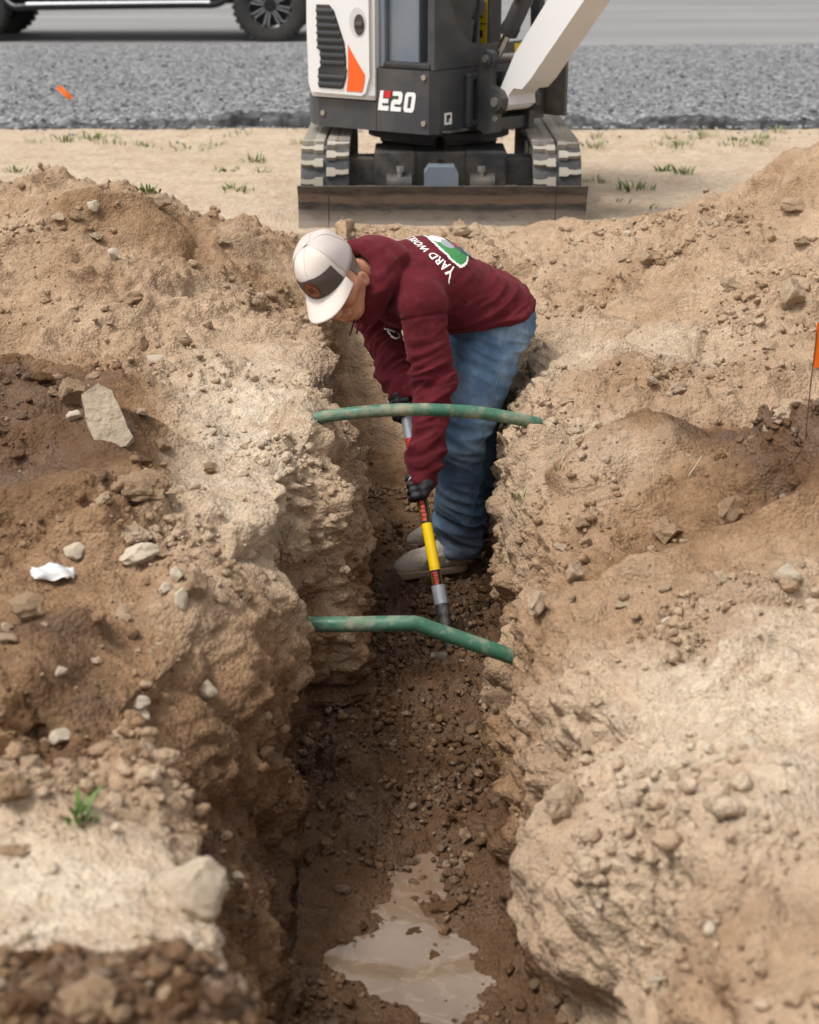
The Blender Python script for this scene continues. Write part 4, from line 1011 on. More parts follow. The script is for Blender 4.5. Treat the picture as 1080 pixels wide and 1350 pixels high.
# ------------------------------------------------------------------ body and clothes
V, F = surface_nets(body_sdf, (-.48, 4.85, -.78), (.55, 6.0, .58), .0042)
PERSON = mesh_np('person', relax(V, F, 1, .3), F, M_SKIN)
tag(PERSON, 'person in maroon hoodie and jeans bending over to shovel inside the trench', 'person')
CH = TD_*.36+PEL
HEMN = uv_(Ft*.27+Zu*.96); HEMP = np.array((.368, 5.53, .155))
MID = PEL+TD_*.27+BACK*.050
HEM = PEL+Ft*.028
def torso_sdf(P):
    up_ = NECK-TD_*.055+BACK*.012
    d = smin(capsule(P, up_, MID, .100, .118), capsule(P, MID, HEM, .118, .142), .06)
    for s in (-1, 1):
        d = smin(d, smin(capsule(P, NECK-TD_*.11+Lt*s*.085, MID+Lt*s*.075-BACK*.015, .096, .105), capsule(P, MID+Lt*s*.075-BACK*.015, HEM+Lt*s*.085, .105, .138), .05), .06)
    d = smin(d, capsule(P, NECK-TD_*.14-BACK*.055, HEM-BACK*.02+TD_*.06, .080, .105), .06)
    d = smax(d, -((P-HEMP)@HEMN), .012)      # front of the sweatshirt hangs
    return d
def sleeve_sdf(P, S, E, W, k):
    cu = W+(E-W)*.10
    d = smin(capsule(P, S, E, .078, .061), capsule(P, E, cu, .061, .050), .03)
    d = smin(d, capsule(P, cu+(E-W)*.10, cu+(E-W)*.02, .060, .056), .02)
    return smin(d, capsule(P, cu, W-(E-W)*.10, .047, .044), .006)
HOODPTS = []
def hood_sdf(P):
    # collar of the hood round the neck and the hood itself fallen on the upper back
    n = uv_(HC-NECK); c = NECK+n*.070; e1 = uv_(BACK-n*BACK.dot(n)); e2 = np.cross(n, e1); L = []
    f = lambda a: c+e1*(math.cos(a)*.092-.012)+e2*math.sin(a)*.098 + n*(.012-.020*math.cos(a))
    for i in range(14):
        a0, a1 = 2*math.pi*i/14, 2*math.pi*(i+1)/14
        L.append(capsule(P, f(a0), f(a1), .034-.004*math.cos(a0)))
    d = usmin(L, .02)
    d = smin(d, ellipsoid(P, NECK-TD_*.005+BACK*.072, (TD_, Lt, BACK), (.080, .122, .055)), .02)
    for s in (-1, 1): d = smin(d, capsule(P, NECK+Lt*s*.085+BACK*.02, NECK+Lt*s*.070-BACK*.095+n*.03, .050, .042), .03)
    hole = capsule(P, NECK-n*.02, HC, .060, .066)
    return smax(d, -hole, .012)
def hoodie_sdf(P):
    d = torso_sdf(P)
    d = smin(d, sleeve_sdf(P, LSH, LELB, LWRI, 0), .045); d = smin(d, sleeve_sdf(P, RSH, RELB, RWRI, 0), .045)
    d = smin(d, hood_sdf(P), .007)
    # waist opening: flat hem across the hips
    return d
def hoodie_wr(V, N):
    V = V.astype(np.float32); w = np.zeros(len(V), np.float32)
    def limb(a, b): 
        ab = b-a; t = ((V-a)@ab)/(ab@ab); dist = np.linalg.norm(V-a-np.clip(t, 0, 1)[:, None]*ab, axis=1); return t, dist
    for S, E, W in ((LSH, LELB, LWRI), (RSH, RELB, RWRI)):
        t1, d1 = limb(S, E); t2, d2 = limb(E, W); arm = np.exp(-(np.minimum(d1, d2)/.085)**6)
        axu = uv_(W-S); ref = uv_(np.cross(axu, (0, 1, 0))); bi = np.cross(axu, ref)
        L_ = np.stack([(V-S)@axu, (V-S)@ref, (V-S)@bi], 1).astype(np.float32)
        L_[:, 0] += .35*L_[:, 1]
        fold = np.abs(pnoise(L_, np.array([26, 7, 7.]), 3))*-1+.3
        elb = np.exp(-((t1-1)*np.linalg.norm(E-S)/.09)**2) + .9*np.exp(-((t2-.80)/.16)**2)+.25
        w += arm*elb*fold*.026
        w += arm*(.22-np.abs(pnoise(L_, np.array([48, 12, 14.]), 33)))*.006*elb
        w += arm*fbm(L_, np.array([7, 12, 12.]), 2, 9)*.006
    T = np.stack([(V-PEL)@TD_, (V-PEL)@Lt, (V-PEL)@BACK], 1).astype(np.float32)
    tor = sstep(.02, .1, np.minimum(np.linalg.norm(V-LSH, axis=1), np.linalg.norm(V-RSH, axis=1))-.06)
    T2 = T.copy(); T2[:, 0] = T[:, 0]*.9+T[:, 2]*.8; 
    fold = .28-np.abs(pnoise(T2, np.array([15, 4, 5.]), 11))
    low = sstep(.20, .05, T[:, 0]); under = sstep(.06, -.06, T[:, 2])
    w += tor*(fold*(.026*low+.016*under+.004))
    w += tor*(.22-np.abs(pnoise(T2, np.array([34, 9, 12.]), 51)))*(.006*low+.003)
    w += fbm(T, 6.0, 2, 5)*.006
    w += fbm(V, 30.0, 2, 7)*.0016
    far_ = (np.minimum(np.linalg.norm(V-LELB, axis=1), np.linalg.norm(V-LWRI, axis=1)) > .18)*(np.linalg.norm(V-PEL, axis=1) < .36)
    rib = far_*np.exp(-((((V-HEMP)@HEMN-.022)/.024)**4)); w += -rib*.006
    w += rib*np.sin(T[:, 1]*2*np.pi/.008)*.0006
    # stitched seam round the shoulder
    for S in (LSH, RSH):
        dd = (V-S)@uv_((LELB if S is LSH else RELB)-S)
        seam = np.exp(-((dd-.035)/.0045)**2)*(np.linalg.norm(V-S, axis=1) < .15); w -= seam*.0035
    return w
HOOD, HV, HFc = garment('hoodie', hoodie_sdf, (-.42, 4.95, -.40), (.52, 5.95, .56), .0046, M_FLEECE, PERSON, hoodie_wr)
def jeans_sdf(P):
    d = capsule(P, LHIP+Zu*.02, RHIP+Zu*.02, .112, .112)
    d = smin(d, capsule(P, PEL+TD_*.05, PEL-Ft*.018-Zu*.03, .110, .116), .05)
    for Hh, K, A in ((LHIP, LKNE, LANK), (RHIP, RKNE, RANK)):
        leg = smin(capsule(P, Hh, K, .108, .088), capsule(P, K, A+Zu*.02, .088, .078), .03)
        leg = smin(leg, capsule(P, A+Zu*.05, A-Zu*.02, .084, .082), .015)
        leg = smax(leg, (A[2]-.060)-P[:, 2], .008)
        d = smin(d, leg, .022)
    d = smin(d, capsule(P, PEL, PEL+TD_*.13, .112, .100), .03)
    d = smax(d, (P-HEMP)@HEMN-.035, .01)
    return smax(d, (P-PEL)@TD_-.16, .01)
def jeans_wr(V, N):
    V = V.astype(np.float32); w = np.zeros(len(V), np.float32)
    z = V[:, 2]; knee = np.exp(-((z+.27)/.09)**2); hem = np.exp(-((z+.60)/.085)**2); hip = np.exp(-((z-.05)/.09)**2)
    Q = V.copy(); Q[:, 2] += .35*Q[:, 0]
    fold = .28-np.abs(pnoise(Q, np.array([5, 5, 24.]), 4)); w += fold*(.020*knee+.036*hem+.018*hip+.005)
    w += fbm(V, 7.0, 2, 3)*.006 + fbm(V, 28., 2, 9)*.0018; return w
JEANS, JV, JF = garment('jeans', jeans_sdf, (.0, 5.25, -.76), (.52, 6.0, .36), .0050, M_DENIM, PERSON, jeans_wr)
# boots
def boot(toe, heel, ank, name='boot'):
    toe, heel = np.array(toe), np.array(heel); dr = uv_(toe-heel); sd = np.cross(dr, Zu)
    def fn(P):
        d = capsule(P, heel+dr*.045+Zu*.042, toe-dr*.05+Zu*.028, .036, .031)
        d = smin(d, capsule(P, toe-dr*.085+Zu*.04+sd*.012, toe-dr*.030+Zu*.024, .036, .027), .02)
        d = smin(d, capsule(P, ank+Zu*.05, ank-Zu*.03, .050, .050), .03)
        d = smin(d, capsule(P, ank-Zu*.03, toe-dr*.10+Zu*.045, .048, .036), .03)
        return smax(d, FLOOR+.016-P[:, 2], .006)
    lo = np.minimum(np.minimum(toe, heel), ank)-.09; hi = np.maximum(np.maximum(toe, heel), ank)+.11
    def wr(V, N): return fbm(V.astype(np.float32), 30, 3)*.004 + (.25-np.abs(pnoise(V.astype(np.float32), 34, 7)))*.006*np.exp(-(((V-toe)@dr+.11)/.05)**2) - np.exp(-(((V-toe)@dr+.085)/.006)**2)*.002
    o, _, _ = garment(name, fn, lo, hi, .0045, M_BOOT, PERSON, wr)
    def fs(P):
        d = capsule(P*np.array([1, 1, 0.]) , np.array([1, 1, 0])*(heel+dr*.045), np.array([1, 1, 0])*(toe-dr*.045), .041, .044)
        d = np.maximum(d, np.abs(P[:, 2]-(FLOOR+.006))-.014); return d
    garment('sole', fs, lo, hi, .0045, M_SOLE, o)
boot((-.055, 5.490, FLOOR), (.205, 5.585, FLOOR), LANK-np.array((.0, 0, 0.0)))
boot((-.010, 5.770, FLOOR), (.265, 5.850, FLOOR), RANK)
# gloved hands closed on the shovel
def glove(C, wrist, elbow, thumb_dir):
    q = wrist-C; q = uv_(q-SAX*q.dot(SAX)); b = np.cross(SAX, q)*thumb_dir; R = .0185+.0105
    ang = lambda a, o, r=R: C+SAX*o+(q*math.cos(math.radians(a))+b*math.sin(math.radians(a)))*r
    fw = uv_(wrist-elbow)
    def fn(P):
        palm = [capsule(P, wrist, ang(15, .0, .040), .030, .024)]
        for i in range(4):
            o = (1.5-i)*.0215
            palm.append(capsule(P, wrist+(ang(10, o, .035)-wrist)*.35, ang(35, o, R+.008), .017, .0155))
        d = usmin(palm, .016)
        for i in range(4):
            o = (1.5-i)*.0215; k = (1.0, 1.06, 1.0, .86)[i]
            f1 = capsule(P, ang(35, o, R+.008), ang(35+62*k, o, R+.006), .0122, .0115); f2 = capsule(P, ang(35+62*k, o, R+.006), ang(35+120*k, o, R+.003), .0113, .0108)
            f3 = capsule(P, ang(35+120*k, o, R+.003), ang(35+175*k, o, R+.001), .0106, .0095)
            d = smin(d, usmin([f1, f2, f3], .005), .0035)
        th = usmin([capsule(P, ang(-5, .028, .040), ang(-55, .038, R+.008), .016, .013), capsule(P, ang(-55, .038, R+.008), ang(-105, .036, R+.002), .0125, .0115), capsule(P, ang(-105, .036, R+.002), ang(-150, .030, R), .0112, .0098)], .006)
        d = smin(d, th, .007)
        return smin(d, capsule(P, wrist, wrist-fw*.045, .032, .034), .012)
    lo = np.minimum(C, wrist)-.085; hi = np.maximum(C, wrist)+.085
    return garment('glove', fn, lo, hi, .0028, M_GLOVE, PERSON, lambda V, N: fbm(V.astype(np.float32), 60, 2)*.0015)
GL, _, _ = glove(LHAND, LWRI, LELB, -1); GR, _, _ = glove(RHAND, RWRI, RELB, 1)
# hair under the cap rim
def hair_sdf(P):
    d = head_sdf(P)-.0025; Q = P-HC; f = Q@HF; u = Q@HU; l = np.abs(Q@HLf)
    rg = np.maximum(f-.022-.25*np.clip(u, 0, 1), -u-.085); rg = np.minimum(rg, np.maximum(-(u-.022), f-.045)); ear = ellipsoid(P, hp(.014, .088, -.054), (HF, HLf, HU), (.026, .03, .040))
    ear2 = ellipsoid(P, hp(.014, -.088, -.054), (HF, HLf, HU), (.026, .03, .040))
    return np.maximum(np.maximum(d, rg), np.maximum(-ear, -ear2))
garment('hair', hair_sdf, HC-.16, HC+.16, .0035, M_HAIR, PERSON)
# cap: crown, dark front panel, leather patch, bill
def capP(th, ph, off=0.0):
    """th: around from the front, ph: 0 rim .. 1 top"""
    off = off+.0028*math.sin(3.1*th+2.2*ph+.6)*math.sin(5.3*ph+1.3*th)*min(1, 3*ph)
    a = .109+off; bz = .083+off
    prof = math.cos(ph*math.pi/2)**.62; hgt = (.112+off)*math.sin(ph*math.pi/2)**.92
    fr = max(0, math.cos(th)); f = math.cos(th)*a*prof + .010*fr*(1-ph)*math.sin(ph*math.pi)+.006*fr; l = math.sin(th)*bz*prof
    return hp(f-.006, l, .028+hgt - .012*(1-math.cos(th))*.5)
def cap_patch(name, t0, t1, p0, p1, off, mat, parent, nt=36, np_=14, thick=True):
    V = []; Fq = []
    for i in range(nt+1):
        for j in range(np_+1): V.append(capP(t0+(t1-t0)*i/nt, p0+(p1-p0)*j/np_, off))
    for i in range(nt):
        for j in range(np_): Fq.append((i*(np_+1)+j, (i+1)*(np_+1)+j, (i+1)*(np_+1)+j+1, i*(np_+1)+j+1))
    o = mesh_np(name, V, Fq, mat, parent); md = o.modifiers.new('thick', 'SOLIDIFY'); md.thickness = .0022; md.offset = -1; return o
D = math.radians
CAP = empty('cap', HC); CAPL = 'cream cap with dark front panel and round leather patch'
bpy.data.objects.remove(CAP)
CAP = cap_patch('cap', -D(62), D(62), 0, 1, 0.0, M_CAP, PERSON)
cap_patch('cap_mesh', D(62), D(298), 0, 1, 0.0, M_CAPMESH, CAP, 60)
V = []; Fq = []
for i in range(41):      # dark lower front panel, lower edge at the rim, upper edge level
    th = -D(54)+D(108)*i/40
    for j in range(11): V.append(capP(th, .015+(.415)*j/10*(1-.18*abs(th)/D(54)), .0016))
for i in range(40):
    for j in range(10): Fq.append((i*11+j, (i+1)*11+j, (i+1)*11+j+1, i*11+j+1))
pan = mesh_np('front_panel', V, Fq, M_CAPDARK, CAP)
def cap_disc(name, th0, ph0, r, off, mat, par, inner=0.0):
    V = []; Fq = []; nA, nR = 36, 5
    for i in range(nR+1):
        rr = inner+(r-inner)*i/nR
        for k in range(nA):
            a = 2*math.pi*k/nA; V.append(capP(th0+math.cos(a)*rr/.100, ph0+math.sin(a)*rr/.150, off))
    for i in range(nR):
        for k in range(nA): Fq.append((i*nA+k, (i+1)*nA+k, (i+1)*nA+(k+1) % nA, i*nA+(k+1) % nA))
    return mesh_np(name, V, Fq, mat, par)
pat_ = cap_disc('leather_patch', -D(8), .20, .0275, .0034, M_LEATHER, pan, 0.0005)
cap_disc('patch_border', -D(8), .20, .0265, .0042, M_LEATHD, pan, .0240)
for (a, b) in ((-.010, .012), (.002, -.012), (.012, .012)):
    pass
tube('patch_mark', [Vector(capP(-D(8)+a/.1, .20+b/.15, .0045)) for a, b in ((-.013, -.010), (-.006, .011), (.0, -.008), (.006, .011), (.013, -.010))], .0011, M_LEATHD, pan, 6, smooth_path=3)
cyl('cap_button', Vector(capP(0, 1, -.003)), Vector(capP(0, 1, .006)), .007, M_CAP, CAP)
for th in (-62, -2, 62, 120, 180, 240):
    tube('cap_seam', [Vector(capP(D(th), p/12, .0006)) for p in range(2 if th != -2 else 6, 13)], .0011, M_CAP, CAP, 6, smooth_path=2)
V = []; Fq = []; nb, nl = 40, 12
for i in range(nb+1):
    t = -1+2*i/nb; th = t*D(58); base = capP(th, 0.0, .001)
    ln = .088*(1-abs(t)**3.2*.88)
    for j in range(nl+1):
        s = j/nl; V.append(base+HF*ln*s*1.0+HLf*(math.sin(th)*.010*s)-HU*(.010*s*s+.022*(math.sin(th)**2)*s+.004*s))
for i in range(nb):
    for j in range(nl): Fq.append((i*(nl+1)+j, (i+1)*(nl+1)+j, (i+1)*(nl+1)+j+1, i*(nl+1)+j+1))
bill = mesh_np('bill', V, Fq, M_CAP, CAP); md = bill.modifiers.new('thick', 'SOLIDIFY'); md.thickness = .0042; md.offset = 0
# drawstrings
dn = np.array(U(470, 418, 5.19))
tube('drawstring', [U(468, 420, 5.30), U(465, 430, 5.28), U(461, 442, 5.275)], .0030, M_CORD, HOOD, 8)
tube('drawstring', [U(474, 422, 5.30), U(472, 432, 5.28), U(470, 440, 5.275)], .0030, M_CORD, HOOD, 8)
# ------------------------------------------------------------------ prints on the hoodie, pressed onto the cloth
BVH_H = BVHTree.FromPolygons([tuple(v) for v in HV], [tuple(int(i) for i in f) for f in HFc])
BVH_J = BVHTree.FromPolygons([tuple(v) for v in JV], [tuple(int(i) for i in f) for f in JF])
BO = NECK-TD_*.205+Lt*.036+BACK*.4; TX, TY = Vector(-Lt), Vector(TD_); TXf = TX
def press(pts2, off, o_=None):
    out = []
    o = Vector(BO)
    for a, b in pts2:
        hit = BVH_H.ray_cast(o+TX*a+TY*b, Vector(-BACK), 1.0)
        out.append((hit[0]+Vector(BACK)*off) if hit[0] is not None else None)
    return out
def print_mesh(name, pts2, tris, off, mat):
    P3 = press(pts2, off); ok = [i for i, p in enumerate(P3) if p is not None]; mp = {i: k for k, i in enumerate(ok)}
    bm = bmesh.new(); vs = [bm.verts.new(P3[i]) for i in ok]
    for f in tris:
        if all(i in mp for i in f):
            try: bm.faces.new([vs[mp[i]] for i in f])
            except ValueError: pass
    return obj(name, bm, mat, HOOD, True)
def filled(name, poly, off, mat, step=.0028):
    poly = np.array(poly); lo, hi = poly.min(0), poly.max(0); n = np.ceil((hi-lo)/step).astype(int)+1
    def inside(p):
        c = False; j = len(poly)-1
        for i in range(len(poly)):
            if (poly[i, 1] > p[1]) != (poly[j, 1] > p[1]) and p[0] < (poly[j, 0]-poly[i, 0])*(p[1]-poly[i, 1])/(poly[j, 1]-poly[i, 1])+poly[i, 0]: c = not c
            j = i
        return c
    pts = []; idd = {}; tr = []
    for i in range(n[0]):
        for j in range(n[1]): idd[i, j] = len(pts); pts.append((lo[0]+i*step, lo[1]+j*step))
    for i in range(n[0]-1):
        for j in range(n[1]-1):
            if inside((lo[0]+(i+.5)*step, lo[1]+(j+.5)*step)): tr.append((idd[i, j], idd[i+1, j], idd[i+1, j+1], idd[i, j+1]))
    used = sorted({i for f in tr for i in f}); mp = {u_: k for k, u_ in enumerate(used)}
    return print_mesh(name, [pts[u_] for u_ in used], [tuple(mp[i] for i in f) for f in tr], off, mat)
def text_print(name, s, size, warp, off, mat, shear=.25):
    cu = bpy.data.curves.new('text', 'FONT'); cu.body = s; cu.size = size; cu.shear = shear; cu.offset = size*.020; cu.space_character = 1.08; cu.align_x = 'CENTER'; cu.resolution_u = 3
    o = bpy.data.objects.new('text', cu); COL.objects.link(o); dg = bpy.context.evaluated_depsgraph_get(); me = bpy.data.meshes.new_from_object(o.evaluated_get(dg))
    bm = bmesh.new(); bm.from_mesh(me); bmesh.ops.triangulate(bm, faces=bm.faces)
    for _ in range(2):
        es = [e for e in bm.edges if e.calc_length() > size*.22]
        if es: bmesh.ops.subdivide_edges(bm, edges=es, cuts=1)
    bmesh.ops.triangulate(bm, faces=bm.faces); bm.verts.ensure_lookup_table(); bm.verts.index_update()
    pts = [warp(v.co.x, v.co.y) for v in bm.verts]; tr = [tuple(v.index for v in f.verts) for f in bm.faces]; bm.free()
    bpy.data.objects.remove(o); return print_mesh(name, pts, tr, off, mat)
def arcw(R, cy):
    return lambda x_, y_: ((R+y_)*math.sin(x_/R), cy+(R+y_)*math.cos(x_/R))
def ell(cx, cy, rx, ry, n=28, rot=0): return [(cx+rx*math.cos(a)*math.cos(rot)-ry*math.sin(a)*math.sin(rot), cy+rx*math.cos(a)*math.sin(rot)+ry*math.sin(a)*math.cos(rot)) for a in np.linspace(0, 2*math.pi, n+1)[:-1]]
text_print('back_lettering', 'YARD WORK STARS', .033, arcw(.17, -.075), .0022, M_PRINT)
filled('badge_border', ell(-.005, .005, .125, .060), .0014, M_PRINT)
filled('badge', ell(-.005, .005, .118, .053), .0022, M_PGREEN)
filled('badge_figure', ell(.005, .035, .034, .026), .003, M_PRINT)
filled('badge_figure', ell(-.035, .018, .030, .022), .0032, M_PGREY)
filled('badge_figure', ell(.05, .010, .030, .024), .0032, M_PRED)
filled('badge_figure', [(-.075, -.05), (.06, -.05), (.07, -.02), (.02, .0), (-.05, -.004), (-.08, -.022)], .0036, M_PDARK)
filled('badge_figure', [(-.045, -.036), (.01, -.036), (.015, -.01), (-.04, -.006)], .0042, M_PRED)
for cx in (-.062, .045):
    filled('badge_wheel', ell(cx, -.046, .021, .021), .0046, M_PDARK, .003); filled('badge_hub', ell(cx, -.046, .012, .012), .0052, M_PGREY, .003)
text_print('back_small_lettering', '(OETL)', .022, arcw(.17, -.265), .0022, M_PRINT)
# small chest emblem and seams, found where the camera's ray meets the cloth
CAMP = Vector((0, 0, CAM_H))
def hit_px(bvh, px, py, off=.0015):
    d = (U(px, py, 1.0)-CAMP).normalized(); h = bvh.ray_cast(CAMP, d); 
    return None if h[0] is None else h[0]-d*off
def seam_px(name, bvh, pts, r, mat, par):
    P3 = [hit_px(bvh, *p) for p in pts]; P3 = [p for p in P3 if p is not None]
    if len(P3) > 2: tube(name, P3, r, mat, par, 6, smooth_path=4)
seam_px('chest_emblem', BVH_H, [(507, 433), (512, 437), (516, 443), (522, 446), (527, 444), (524, 439), (517, 436), (510, 434)], .0035, M_PRINT, HOOD)
for dx in (0, 3.2):
    seam_px('side_seam', BVH_J, [(668+dx, 425), (663+dx, 450), (657+dx, 480), (650+dx, 510), (642+dx, 545), (636+dx, 580), (632+dx, 615), (626+dx, 650), (619+dx, 680), (610+dx, 705)], .0011, M_THREAD, JEANS)
seam_px('pocket_seam', BVH_J, [(690, 405), (694, 425), (690, 450), (684, 462), (676, 456)], .0011, M_THREAD, JEANS)
seam_px('pocket_seam', BVH_J, [(654, 425), (652, 415), (660, 408), (672, 405)], .0011, M_THREAD, JEANS)
seam_px('glove_mark', BVHTree.FromObject(GL, bpy.context.evaluated_depsgraph_get()), [(536, 637), (539, 633), (542, 629)], .0018, M_PRINT, GL)

# ------------------------------------------------------------------ shovel
M_FIBRE = simple('yellow_fibreglass', lin(246, 204, 16), .35, var=.05, vscale=30, dust=DUST, dust_amt=.08)
M_SLBL = simple('black_label', lin(36, 34, 34), .45, var=.2, vscale=60)
M_SRED = simple('red_label', lin(196, 62, 42), .45, var=.3, vscale=150)
M_SCOL = simple('grey_collar', lin(172, 176, 182), .45, .3, var=.2, vscale=60)
M_SSOC = simple('worn_black_socket', lin(62, 62, 64), .5, .4, var=.4, vscale=60, dust=lin(170, 168, 160), dust_amt=.5)
M_SBLADE = simple('muddy_steel', lin(128, 124, 118), .45, .6, var=.4, vscale=30, dust=lin(150, 122, 94), dust_amt=.8)
SH = empty('shovel', SB); tag(SH, 'yellow fibreglass shovel with black and red labels held over the trench floor', 'shovel')
SLEN = np.linalg.norm(ST-SB)
def sp(t): return Vector(SAX*SLEN*t)          # local to the shovel's blade end; 1 = upper hand
PYS = lambda t: sp(t)
cyl('shaft', sp(.20), sp(1.10), .0172, M_FIBRE, SH, n=24)
def band(name, t0, t1, r, mat, par=SH): return cyl(name, sp(t0), sp(t1), r, mat, par, n=24)
lb = band('label', .505, .605, .0178, M_SLBL); band('label', .245, .312, .0178, M_SLBL); band('label', .775, .86, .0178, M_SRED); band('grip_sleeve', .86, 1.12, .0186, M_SCOL)
# red lettering patch and yellow check edge on the labels, on the side towards the light
side_v = uv_(np.array((-.15, -1, .35))-SAX*np.dot((-.15, -1, .35), SAX)); side_b = np.cross(SAX, side_v)
def wrap(name, t0, t1, a0, a1, mat, par, r=.0183):
    V = []; Fq = []; n = 8
    for i in range(n+1):
        a = math.radians(a0+(a1-a0)*i/n)
        for t in (t0, t1): V.append(np.array(sp(t))+(side_v*math.cos(a)+side_b*math.sin(a))*r)
    for i in range(n): Fq.append((2*i, 2*i+1, 2*i+3, 2*i+2))
    return mesh_np(name, V, Fq, mat, par)
for t0, t1 in ((.511, .599), (.252, .306)):
    nL = 7 if t1-t0 > .1 else 5
    for k in range(nL):
        a = t0+(t1-t0)*(k+.12)/nL; b = t0+(t1-t0)*(k+.86)/nL; wrap('label_letter', a, b, -26+(k % 2)*5, 24-((k+1) % 2)*6, M_SRED, lb)
    for k in range(14):
        a = t0+(t1-t0)*k/14
        for s in (-1, 1): wrap('label_check', a, a+(t1-t0)/28, s*52+(k % 2)*9, s*52+(k % 2)*9+8, M_YEL, lb)
band('collar', .175, .250, .0225, M_SCOL); band('socket', .135, .180, .0215, M_SSOC)
tube('neck', [sp(.145), sp(.09), sp(.035), sp(-.03)], .02, M_SSOC, SH, 16, rad=[.021, .019, .017, .014])
# blade: dished, half sunk in the mud, pointing on along the shaft
bm = bmesh.new(); dirb = -SAX; fr_ = Vector(uv_(dirb+np.array((0, -.06, -.12)))); rt_ = Vector(uv_(np.cross(fr_, (0, 0, 1)))); up_ = rt_.cross(fr_)
rows = []
for i in range(13):
    s = i/12; w_ = .095*min(1, .75+s)*(1-max(0, s-.55)**2*4.2); row = []
    for k in range(9):
        c = -1+k/4; row.append(bm.verts.new(sp(-.014)+fr_*(.235*s)+rt_*(w_*c)+up_*(.020*c*c-.012*s+.010)))
    rows.append(row)
for a, b in zip(rows, rows[1:]):
    for k in range(8): bm.faces.new((a[k], a[k+1], b[k+1], b[k]))
bl = obj('blade', bm, M_SBLADE, SH, True); md = bl.modifiers.new('thick', 'SOLIDIFY'); md.thickness = .0025
# ------------------------------------------------------------------ clods, stones and crumbs
def ico(sub):
    bm = bmesh.new(); bmesh.ops.create_icosphere(bm, subdivisions=sub, radius=1.0)
    V = np.array([v.co[:] for v in bm.verts], np.float32); F = np.array([[v.index for v in f.verts] for f in bm.faces], np.int32); bm.free(); return V, F
ICO = {k: ico(k) for k in (1, 2, 3, 4)}
def rock_shape(sub, seed, crumb=0.5, cuts=6):
    """unit clod: ball cut by random planes and roughened"""
    r = np.random.default_rng(seed); V, F_ = ICO[sub]; V = V.copy()
    for _ in range(cuts):
        n = r.normal(size=3); n /= np.linalg.norm(n); o = r.uniform(0.42, 0.80)
        dd = V@n-o; V = V - np.clip(dd, 0, None)[:, None]*n*r.uniform(0.88, 1.0)
    V *= r.uniform(0.75, 1.15, 3)
    nn = V/np.linalg.norm(V, axis=1)[:, None]
    V = V + nn*(fbm(V+seed*3.7, 1.6, 2)*0.10)[:, None] + nn*(crumb*0.15*fbm(V+seed*1.3, 4.0, 3))[:, None] + nn*(crumb*0.17*(worley_lump(V+seed, 3.0, 0, 0.7, 0.7)-0.4))[:, None]
    return V.astype(np.float32), F_
def clod_material(name, a, b, stone=False):
    m = NT(name); n1 = m.noise(2.2, 5, 0.6); n2 = m.noise(9, 5, 0.65); n3 = m.noise(40, 3, 0.6)
    oi = m.n('ShaderNodeObjectInfo'); f = m.math('ADD', m.math('MULTIPLY', n1, 0.7), m.math('MULTIPLY', m.math('SUBTRACT', oi.outputs['Random'], 0.5), 0.5), True)
    c = m.ramp(f, [(0.0, b), (0.42, a)]); c = m.mix(m.math('MULTIPLY', m.ramp(n2, [(0.35, (1, 1, 1)), (0.55, (0, 0, 0))]), 0.30), c, b)
    nb = m.bump(n2, 0.4 if stone else 0.6, 0.06); nb = m.bump(n3, 0.4, 0.02, nb)
    return m.set(c, 0.92, 0, 0.15, nb)
M_CLOD = {'dry': clod_material('dry_clod', lin(198, 174, 147), lin(176, 151, 124)),
          'damp': clod_material('damp_clod', lin(178, 150, 121), lin(150, 122, 95)),
          'dark': clod_material('dark_clod', lin(118, 88, 61), lin(88, 64, 44)),
          'stone': clod_material('pale_stone', lin(208, 192, 170), lin(176, 157, 135), True),
          'grey': clod_material('grey_stone', lin(205, 190, 168), lin(166, 149, 128), True)}
_cm = {}
def clod_mesh(kind, v, sub=2):
    key = (kind, v, sub)
    if key not in _cm:
        cr = 0.35 if kind in ('stone', 'grey') else 1.0
        V, F_ = rock_shape(sub, v+1, cr, 11 if kind in ('stone', 'grey') else 11)
        o = mesh_np('clod_shape', V/np.abs(V).max(0)*0.92, F_, M_CLOD[kind]); o.data.set_sharp_from_angle(angle=math.radians(32)); _cm[key] = o.data; bpy.data.objects.remove(o)
    return _cm[key]
def place_clod(name, kind, pos, nor, size, label, cat, group=None, squash=(1, 1, .75), rot=None, sub=2, v=None, sink=0.35):
    v = random.randrange(9) if v is None else v
    o = bpy.data.objects.new(name, clod_mesh(kind, v, sub)); link(o)
    o.scale = (size[0]*squash[0], size[0]*squash[1], size[0]*squash[2]) if len(size) == 1 else size
    o.rotation_euler = rot if rot is not None else (random.uniform(-.4, .4), random.uniform(-.4, .4), random.uniform(0, 6.28))
    o.location = pos + nor*(min(o.scale)*(1-2*sink)); tag(o, label, cat, group); return o
